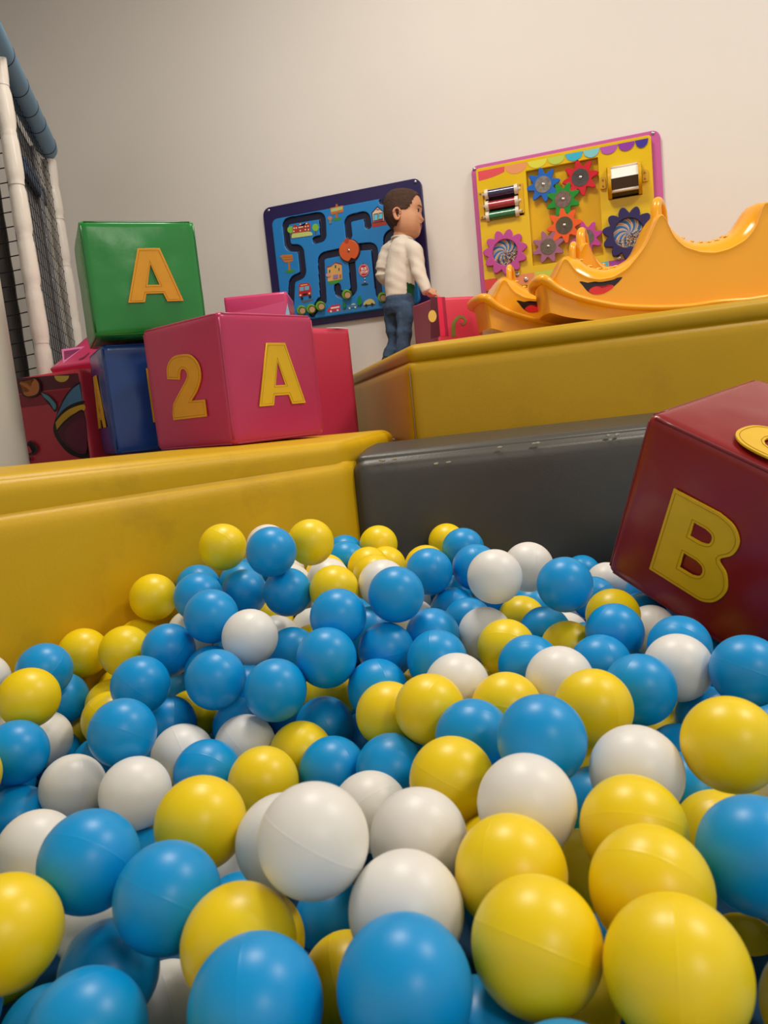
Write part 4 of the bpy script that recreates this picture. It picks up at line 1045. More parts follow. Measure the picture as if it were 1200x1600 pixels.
def remeshed(name, V, Fc, voxel, smooth_it, material, parent, wr=0.0, wsc=40, seed=0):
    me = bpy.data.meshes.new(name); me.from_pydata([tuple(map(float, v)) for v in V], [], Fc); me.update()
    o = bpy.data.objects.new(name, me); COL.objects.link(o)
    m = o.modifiers.new('r', 'REMESH'); m.mode = 'VOXEL'; m.voxel_size = voxel
    s = o.modifiers.new('s', 'SMOOTH'); s.iterations = smooth_it; s.factor = 0.5
    me2 = bpy.data.meshes.new_from_object(o.evaluated_get(bpy.context.evaluated_depsgraph_get()))
    bpy.data.objects.remove(o, do_unlink=True)
    me2.name = name; me2.materials.clear()
    if wr:
        P = np.array([v.co for v in me2.vertices]); N = np.array([v.normal for v in me2.vertices])
        # slanting folds
        d = vnoise(P*np.array([1, 1, 1.15]), wsc, seed)+0.5*vnoise((P@np.array([[1, 0, 0.5], [0, 1, 0.3], [-0.4, 0.2, 1]])), wsc*2.1, seed+3)
        P = P+N*(wr*d)[:, None]
        for v, p in zip(me2.vertices, P): v.co = p
    return link(name, me2, material, parent, True)
px = lambda n: n*kpx
# head rings in the photo's upright frame: (y, front x, back x, half width)
YH = math.radians(-4); hf = _ri*math.cos(YH)+_fw*math.sin(YH); hsd = -_ri*math.sin(YH)+_fw*math.cos(YH); hu = _up
HC = J(630, 335)
rings = [(298.5, 634, 620, 3), (301, 644, 611, 13), (306, 652, 605.5, 19.5), (313, 657, 602, 24), (321, 659, 600.5, 26), (328, 659.3, 600.5, 26.5), (333, 657.6, 601, 26.2), (337, 657.2, 601.6, 26),
         (341, 658, 602.5, 25.8), (345, 658.4, 604.5, 25.5), (349, 657.4, 607.5, 25), (352.5, 658.3, 610, 24.2), (355, 657.4, 612, 23.6), (358, 657.8, 614, 22.8), (362, 657, 616, 21), (367, 655.3, 620, 17.5), (371, 650, 627, 12), (373.2, 643, 633, 5)]
def head_pt(y, ang, grow=0.0):
    ys = [r[0] for r in rings]
    f = np.interp(y, ys, [r[1] for r in rings]); b = np.interp(y, ys, [r[2] for r in rings]); w = np.interp(y, ys, [r[3] for r in rings])
    cx = (f+b)/2; a = (f-b)/2
    c, s = math.cos(ang), math.sin(ang)
    e = 0.86
    X = a*math.copysign(abs(c)**e, c); Wd = w*math.copysign(abs(s)**e, s)
    nose = 4.2*math.exp(-((y-344.5)/3.4)**2)*math.exp(-(ang/0.20)**2)+1.8*math.exp(-((y-338)/5)**2)*math.exp(-(ang/0.16)**2)
    chk = 1.0*math.exp(-((y-350)/8)**2)*math.exp(-((abs(ang)-0.9)/0.4)**2)
    sock = -1.3*math.exp(-((y-335)/3.0)**2)*math.exp(-((abs(ang)-0.50)/0.20)**2)
    k = 1+(grow)/28.0
    return HC+hf*px((cx-630)+(X+nose+sock*0.8+chk*0.4)*k)+hsd*px((Wd+math.copysign(chk+sock*0.3, s))*k)+hu*px((335-y)*k)
V = []; Fc = []; NA = 56
yl = np.concatenate([np.linspace(298.6, 303, 4), np.linspace(305, 373, 46)])
for y in yl:
    for k in range(NA): V.append(head_pt(y, 2*math.pi*k/NA-math.pi))
for i in range(len(yl)-1):
    for k in range(NA):
        a = i*NA+k; b = i*NA+(k+1) % NA; Fc.append((a, b, b+NA, a+NA))
Fc.append(tuple(range(NA))[::-1]); Fc.append(tuple((len(yl)-1)*NA+k for k in range(NA)))
# neck, trunk, arms, legs of the body
tube([J(630, 355), J(628, 370), J(627, 382)], [px(14), px(14), px(16)], 16, True, V, Fc)
tube([J(627, 380), J(627, 395), J(624, 425), J(624, 455), J(624, 475)], [px(12), px(17), px(18), px(18), px(16)], 16, True, V, Fc)
sh_r = J(648, 396, -0.055); el_r = J(656, 428, -0.075); wr_r = J(668, 456, -0.10)
sh_l = J(608, 397, 0.05); el_l = J(597, 428, 0.045); wr_l = J(614, 448, 0.085)
tube([sh_r, el_r, wr_r], [px(9), px(7.5), px(5.5)], 12, True, V, Fc)
tube([sh_l, el_l, wr_l], [px(7), px(6.5), px(5.5)], 12, True, V, Fc)
hipr = J(633, 476, -0.03); hipl = J(613, 476, 0.03)
kr = J(632, 520, -0.035); kl = J(615, 520, 0.03)
def floor_pt(p, dx=0, dy=0): return np.array([p[0]+dx, p[1]+dy, foot_z+0.02])
ar = floor_pt(J(628, 560, -0.03)); al = floor_pt(J(608, 560, 0.03))
tube([hipr, kr, ar], [px(13), px(9), px(6)], 12, True, V, Fc); tube([hipl, kl, al], [px(13), px(9), px(6)], 12, True, V, Fc)
# hands: palm, four fingers, thumb
def hand(wr, fwd, dn, side):
    fwd = fwd/np.linalg.norm(fwd); side = side/np.linalg.norm(side)
    pc = wr+fwd*0.022
    tube([wr-fwd*0.005, wr+fwd*0.012, wr+fwd*0.034], [(0.014, 0.011), (0.019, 0.011), (0.018, 0.009)], 12, True, V, Fc, ref=side)
    for i, (o, ln) in enumerate(((-0.0135, 0.020), (-0.0045, 0.025), (0.0045, 0.026), (0.0135, 0.022))):
        a = wr+fwd*0.030+side*o; b = a+fwd*ln*0.55+dn*0.003; c = b+fwd*ln*0.45+dn*0.009
        tube([a, b, c], [0.0052, 0.0048, 0.004], 8, True, V, Fc)
    a = wr+fwd*0.010-side*0.014; tube([a, a+fwd*0.010-side*0.009+dn*0.002, a+fwd*0.021-side*0.011+dn*0.007], [0.006, 0.0055, 0.0045], 8, True, V, Fc)
dn = np.array([0, 0, -1.0])
fw_r = hf*0.95+dn*0.35-_fw*0.15
hand(wr_r, fw_r, dn, np.cross(fw_r, dn)); hand(wr_l, hf*0.9+_fw*0.5, dn, np.cross(hf, dn))
body = remeshed('body', V, Fc, 0.0034, 2, [skin, skin_b], by)
# ear
ec = head_pt(345, -1.75)+0*hf
ec = HC+hf*px(621.5-630)-hsd*px(25.2)+hu*px(335-344)
V = []; Fc = []
lp = []
for th in np.linspace(0, 2*math.pi, 25)[:-1]:
    lp.append(ec+hf*px(5.4*math.cos(th)*(1.05 if math.sin(th) > 0 else 0.8))+hu*px(8.6*math.sin(th))-hsd*px(2.0+1.0*math.cos(th)*-1))
tube(lp+[lp[0]], [px(1.6)]*25, 8, False, V, Fc)
b = len(V); 
for q in lp: V.append(q+hsd*px(1.2))
V.append(ec-hsd*px(0.2)); Fc += [(b+i, b+(i+1) % 24, b+24) for i in range(24)]
for q in lp: V.append(q+hsd*px(4.5))
b2 = b+25
Fc += [(b+i, b+(i+1) % 24, b2+(i+1) % 24, b2+i) for i in range(24)]
pyd('ear', V, Fc, mat('skin_ear', (204, 142, 108), 0.5, 0.35), by, True)
# far ear
lp2 = [q+hsd*px(50.4) for q in lp]; V = []; Fc = []; tube(lp2+[lp2[0]], [px(1.6)]*25, 8, False, V, Fc); b = len(V); V += lp2+[ec+hsd*px(50.4)]; Fc += [(b+i, b+(i+1) % 24, b+24) for i in range(24)]
pyd('ear', V, Fc, MATS['skin_ear'], by, True)
# eyes, brows, mouth
def ellipsoid(c, ax, rr, n=10, m=7):
    V = []; Fc = []
    for i in range(m+1):
        ph = math.pi*i/m
        for k in range(n):
            th = 2*math.pi*k/n; V.append(c+ax[0]*rr[0]*math.sin(ph)*math.cos(th)+ax[1]*rr[1]*math.sin(ph)*math.sin(th)+ax[2]*rr[2]*math.cos(ph))
    for i in range(m):
        for k in range(n): Fc.append((i*n+k, i*n+(k+1) % n, (i+1)*n+(k+1) % n, (i+1)*n+k))
    return V, Fc
for s in (-1, 1):
    c = head_pt(335.5, s*0.50); o = c-HC; o = o-hu*(o@hu); o /= np.linalg.norm(o); tg_ = np.cross(hu, o)
    V, Fc = ellipsoid(c-o*px(0.9), (tg_, hu, o), (px(3.5), px(2.5), px(1.7))); e = pyd('eye', V, Fc, mat('eye_white', (226, 216, 206), 0.25), by, True)
    V, Fc = ellipsoid(c+hf*px(0.35)-o*px(0.3), (tg_, hu, o), (px(2.2), px(2.2), px(1.45))); pyd('iris', V, Fc, mat('dark_iris', (38, 24, 18), 0.15), e, True)
    up_ = [head_pt(332.7+0.30*abs(q), s*(0.50+0.035*q))+o*px(0.25) for q in np.linspace(-3.4, 3.4, 9)]
    V, Fc = tube(up_, [px(0.35)]+[px(0.7)]*7+[px(0.3)], 6); pyd('eyelid', V, Fc, mat('dark_lash', (60, 36, 26), 0.6), e, True)
    br = [head_pt(327.6+0.05*q*q, s*(0.46+0.05*q))+o*px(0.2) for q in np.linspace(-4, 5, 9)]
    V, Fc = tube(br, [px(0.3)]+[px(0.8)]*6+[px(0.6), px(0.3)], 6); pyd('eyebrow', V, Fc, mat('brow_hair', (96, 62, 44), 0.8), by, True)
for y, r_ in ((353.2, 1.25), (356.0, 1.35)):
    mo = [head_pt(y, q)+hf*px(0.1) for q in np.linspace(-0.42, 0.42, 11)]
    V, Fc = tube(mo, [px(0.3)]+[px(r_*(1-0.5*abs(q)/0.42)) for q in np.linspace(-0.42, 0.42, 11)][1:-1]+[px(0.3)], 8); pyd('lip', V, Fc, skin_b, by, True)
# hair: shell over the skull
V = []; Fc = []; keep = {}
yl2 = np.linspace(298.2, 362, 52); NB = 72
def is_hair(y, ang):
    a = abs(ang)                     # 0 = face front, pi = back
    a_deg = math.degrees(a)
    line = np.interp(a_deg, [0, 25, 48, 58, 66, 74, 84, 96, 104, 114, 130, 180], [310, 310.5, 313, 318, 326, 335, 338, 336, 345, 354, 358, 359])
    return y < line
idx = {}
def hv(i, k, g):
    key = (i, k % NB, g)
    if key not in idx:
        y = yl2[i]; an = 2*math.pi*(k % NB)/NB-math.pi
        q = head_pt(max(y, 298.6), an, g)
        idx[key] = len(V); V.append(q)
    return idx[key]
cellset = set()
for i in range(len(yl2)-1):
    for k in range(NB):
        an = 2*math.pi*(k+0.5)/NB-math.pi
        if is_hair((yl2[i]+yl2[i+1])/2, an): cellset.add((i, k))
G_ = 1.5
for (i, k) in cellset:
    Fc.append((hv(i, k, G_), hv(i, k+1, G_), hv(i+1, k+1, G_), hv(i+1, k, G_)))
    for (ni, nk, e0_, e1_) in ((i+1, k, (i+1, k), (i+1, k+1)), (i, (k-1) % NB, (i, k), (i+1, k)), (i, (k+1) % NB, (i, k+1), (i+1, k+1))):
        if (ni, nk) not in cellset and 0 <= ni < len(yl2)-1:
            Fc.append((hv(*e0_, G_), hv(*e1_, G_), hv(*e1_, -0.5), hv(*e0_, -0.5)))
Fc.append(tuple(hv(0, k, G_) for k in range(NB))[::-1])
hr = pyd('hair', V, Fc, hair_m, by, True)
# shirt
V = []; Fc = []
tube([J(629, 372), J(628.5, 378), J(628, 388), J(627, 402), J(624, 424), J(624, 446), J(625, 458), J(625, 467)],
     [(px(16), px(14)), (px(18.5), px(16)), (px(25), px(20)), (px(27), px(22)), (px(25), px(23)), (px(25), px(24)), (px(24.5), px(23)), (px(24), px(23))], 28, True, V, Fc, ref=hf)
ra = smooth_path([J(636, 386, -0.03), sh_r, el_r, wr_r+(wr_r-el_r)*0.02], 5); tube(ra, [px(r) for r in np.interp(np.linspace(0, 3, len(ra)), [0, 1, 2, 3], [14, 13.5, 11, 7.6])], 18, True, V, Fc)
la = smooth_path([J(618, 386, 0.03), sh_l, el_l, wr_l], 5); tube(la, [px(r) for r in np.interp(np.linspace(0, 3, len(la)), [0, 1, 2, 3], [14, 14, 12, 8])], 18, True, V, Fc)
sh = remeshed('shirt', V, Fc, 0.0036, 4, [shirt_m, green_m], by, 0.0058, 44, 2)
tf = hf*math.cos(0.75)+_fw*math.cos(0.75)*0.9; tf /= np.linalg.norm(tf); cen_t = J(624, 440)
mi = []
for p in sh.data.polygons:
    q = np.array(p.center)-cen_t; f = q@_ri
    arm = min(np.linalg.norm(np.array(p.center)-(el_r+(wr_r-el_r)*s)) for s in np.linspace(-1, 1.05, 9))
    mi.append(1 if (f > px(11) and arm > px(10.5) and q@_up < px(-8)) else 0)
sh.data.polygons.foreach_set('material_index', mi)
# collar band
cl = [J(628.5, 374)+hf*px(16.5)*math.cos(a)+hsd*px(15)*math.sin(a)+_up*px(1.5*math.cos(a)*-1) for a in np.linspace(0, 2*math.pi, 29)]
V, Fc = tube(cl, px(1.6), 8, False); pyd('collar', V, Fc, shirt_m, by, True)
# raglan seam and hem line
# jeans
V = []; Fc = []
tube([J(625, 460), J(625, 470), J(624, 484), J(624, 494)], [(px(22), px(21)), (px(24), px(23)), (px(25), px(24)), (px(20), px(20))], 24, True, V, Fc, ref=hf)
for hp, kn, an_ in ((hipr, kr, ar), (hipl, kl, al)):
    tube([hp, hp+(kn-hp)*0.5, kn, kn+(an_-kn)*0.6, an_+np.array([0, 0, 0.012])], [px(15), px(14), px(12.5), px(11.5), px(11)], 18, True, V, Fc)
remeshed('jeans', V, Fc, 0.0038, 3, jean_m, by, 0.0028, 70, 5)
# shoes
for an_ in (ar, al):
    f_ = hf.copy(); f_[2] = 0; f_ /= np.linalg.norm(f_); s_ = np.array([-f_[1], f_[0], 0])
    V = []; Fc = []
    c = np.array([an_[0], an_[1], foot_z+0.004])
    for (d, w, h) in ((-0.032, 0.016, 0.030), (-0.024, 0.024, 0.046), (0.0, 0.026, 0.048), (0.03, 0.028, 0.034), (0.055, 0.027, 0.026), (0.075, 0.018, 0.018)):
        for k in range(12):
            th = math.pi*2*k/12; V.append(c+f_*d+s_*w*math.cos(th)+np.array([0, 0, h/2-0.002+h/2*math.sin(th)]))
    for i in range(5):
        for k in range(12): Fc.append((i*12+k, i*12+(k+1) % 12, (i+1)*12+(k+1) % 12, (i+1)*12+k))
    Fc += [tuple(range(12))[::-1], tuple(60+k for k in range(12))]
    pyd('shoe', V, Fc, mat('dark_shoe', (52, 50, 56), 0.6), by, True)
BALLS_SEEN='''Y-792,1093,342 Y-871,996,276 Y-770,972,287 Y-824,1083,266 B-844,880,289 W-944,861,279 Y-788,787,285 B-863,926,226 Y-886,967,163 Y-787,944,210 Y-733,871,220 W-829,842,200 B-863,893,148 B-764,728,237 B-598,728,270 B-767,876,148 B-663,858,278 B-663,908,200 Y-675,984,179 B-679,955,295 B-729,1043,183 W-726,1090,279 B-609,972,342 B-686,1065,348 B-765,1191,335 Y-675,1142,415 B-689,1213,333 B-647,1145,333 B-713,1289,325 W-665,1287,388 B-556,1086,414 Y-535,1194,407 W-628,1287,311 B-552,1119,339 W-536,949,317 W-600,1152,249 Y-641,1220,259 W-562,1223,242 Y-524,1130,239 B-524,1053,258 B-545,860,287 B-607,950,262 B-583,1008,212 B-453,850,278 B-402,906,302 B-409,978,337 Y-473,1127,339 W-546,1280,320 Y-580,1351,314 B-597,1503,324 B-567,1429,324 Y-519,1502,341 Y-495,1360,323 Y-485,1437,308 Y-459,1289,322 W-400,1159,339 B-332,1015,358 B-419,1126,269 Y-385,1374,319 B-340,1230,341 Y-401,1619,319 B-319,1412,342 B-269,1275,336 W-203,1091,362 W-170,1210,348 B-105,1105,344 B-122,1695,221 W-66,1556,234 B-84,1409,241 B-188,1340,244 B-306,1240,269 B-347,1435,245 B-267,1171,269 W-382,1253,246 B-295,1054,285 B-348,994,282 B-263,951,284 B-340,920,254 W-224,1089,276 Y-182,1021,277 B-142,952,276 Y-195,1260,247 B-146,1169,253 Y-106,1100,250 B-39,1071,283 Y-43,1157,282 W11,1239,233 B-56,996,262 B-8,871,279 W-98,886,283 W-222,883,275 Y-153,829,271 Y-54,782,293 Y-303,849,250 Y-237,805,277 B-177,753,269 B-93,662,312 W-13,658,287 B31,884,191 Y64,671,310 Y16,991,164 B69,952,210 W36,938,281 B42,1018,280 B107,904,290 B134,1039,160 W131,743,243 B66,547,286 B37,804,195 Y56,727,194 Y-16,572,284 Y-5,493,289 W-98,584,292 Y-69,813,221 B-53,736,208 Y-178,656,271 B-279,772,218 W-184,557,271 W-278,693,212 B-357,786,205 Y-420,834,201 B-420,914,202 B-386,970,156 Y-444,990,211 B-561,934,189 W-500,837,206 Y-420,732,215 B-506,753,210 W-570,800,207 Y-379,544,277 W-555,682,220 W-685,729,194 B-754,705,161 W-594,571,214 B-437,470,282 B-353,452,272 Y-450,392,274 B-429,463,189 B-368,368,228 W-415,509,117 B-232,362,276 Y-279,425,263 Y-317,508,198 B-415,642,117 W-297,538,269 W-234,468,319 W-450,713,109 W-167,462,275 B-145,385,283 Y-73,430,286 Y-100,505,283 Y7,414,293 Y100,513,199 Y73,718,73 Y-256,545,140 B-321,663,104 B-509,380,212 B-503,461,119 Y-64,648,190 B-536,665,144 Y-763,649,246 Y-333,1034,201 B-444,1060,172 W-672,1358,324 B184,1516,285 B199,1668,285 B123,1843,285 B97,1494,285 B151,1742,285 B208,1828,284 W44,1641,284 B268,1711,284 Y296,1842,283 W52,1736,282 B201,1908,282 B38,1419,277 B32,1840,274 B-417,1492,271 W111,1581,269 B-479,1227,257 W246,1610,255 W116,1407,255 B124,1671,251 B-50,357,250 B-257,1381,249 W-429,1397,245 B220,1446,243 Y-518,1386,241 B-646,1086,241 W-587,1322,237 B9,1483,230 B-1,1331,230 B30,1578,229 Y-132,611,222 B95,1317,221 B17,1782,217 B176,1611,217 B-112,420,217 Y190,1370,216 B151,1487,215 B-89,1225,210 Y-208,1051,208 B-387,1536,208 Y-68,486,206 W-127,1299,206 Y-822,1016,205 W-143,1482,199 B75,1440,194 B90,1542,193 W-929,872,192 B88,1242,191 B-518,1305,189 W171,1259,182 B-823,756,179 B-263,886,178 Y117,835,171 W-508,541,170 Y-567,485,168 B-52,565,166 B-524,1036,163 B-639,823,157 Y173,1536,155 Y34,1086,146 B-139,659,146'''
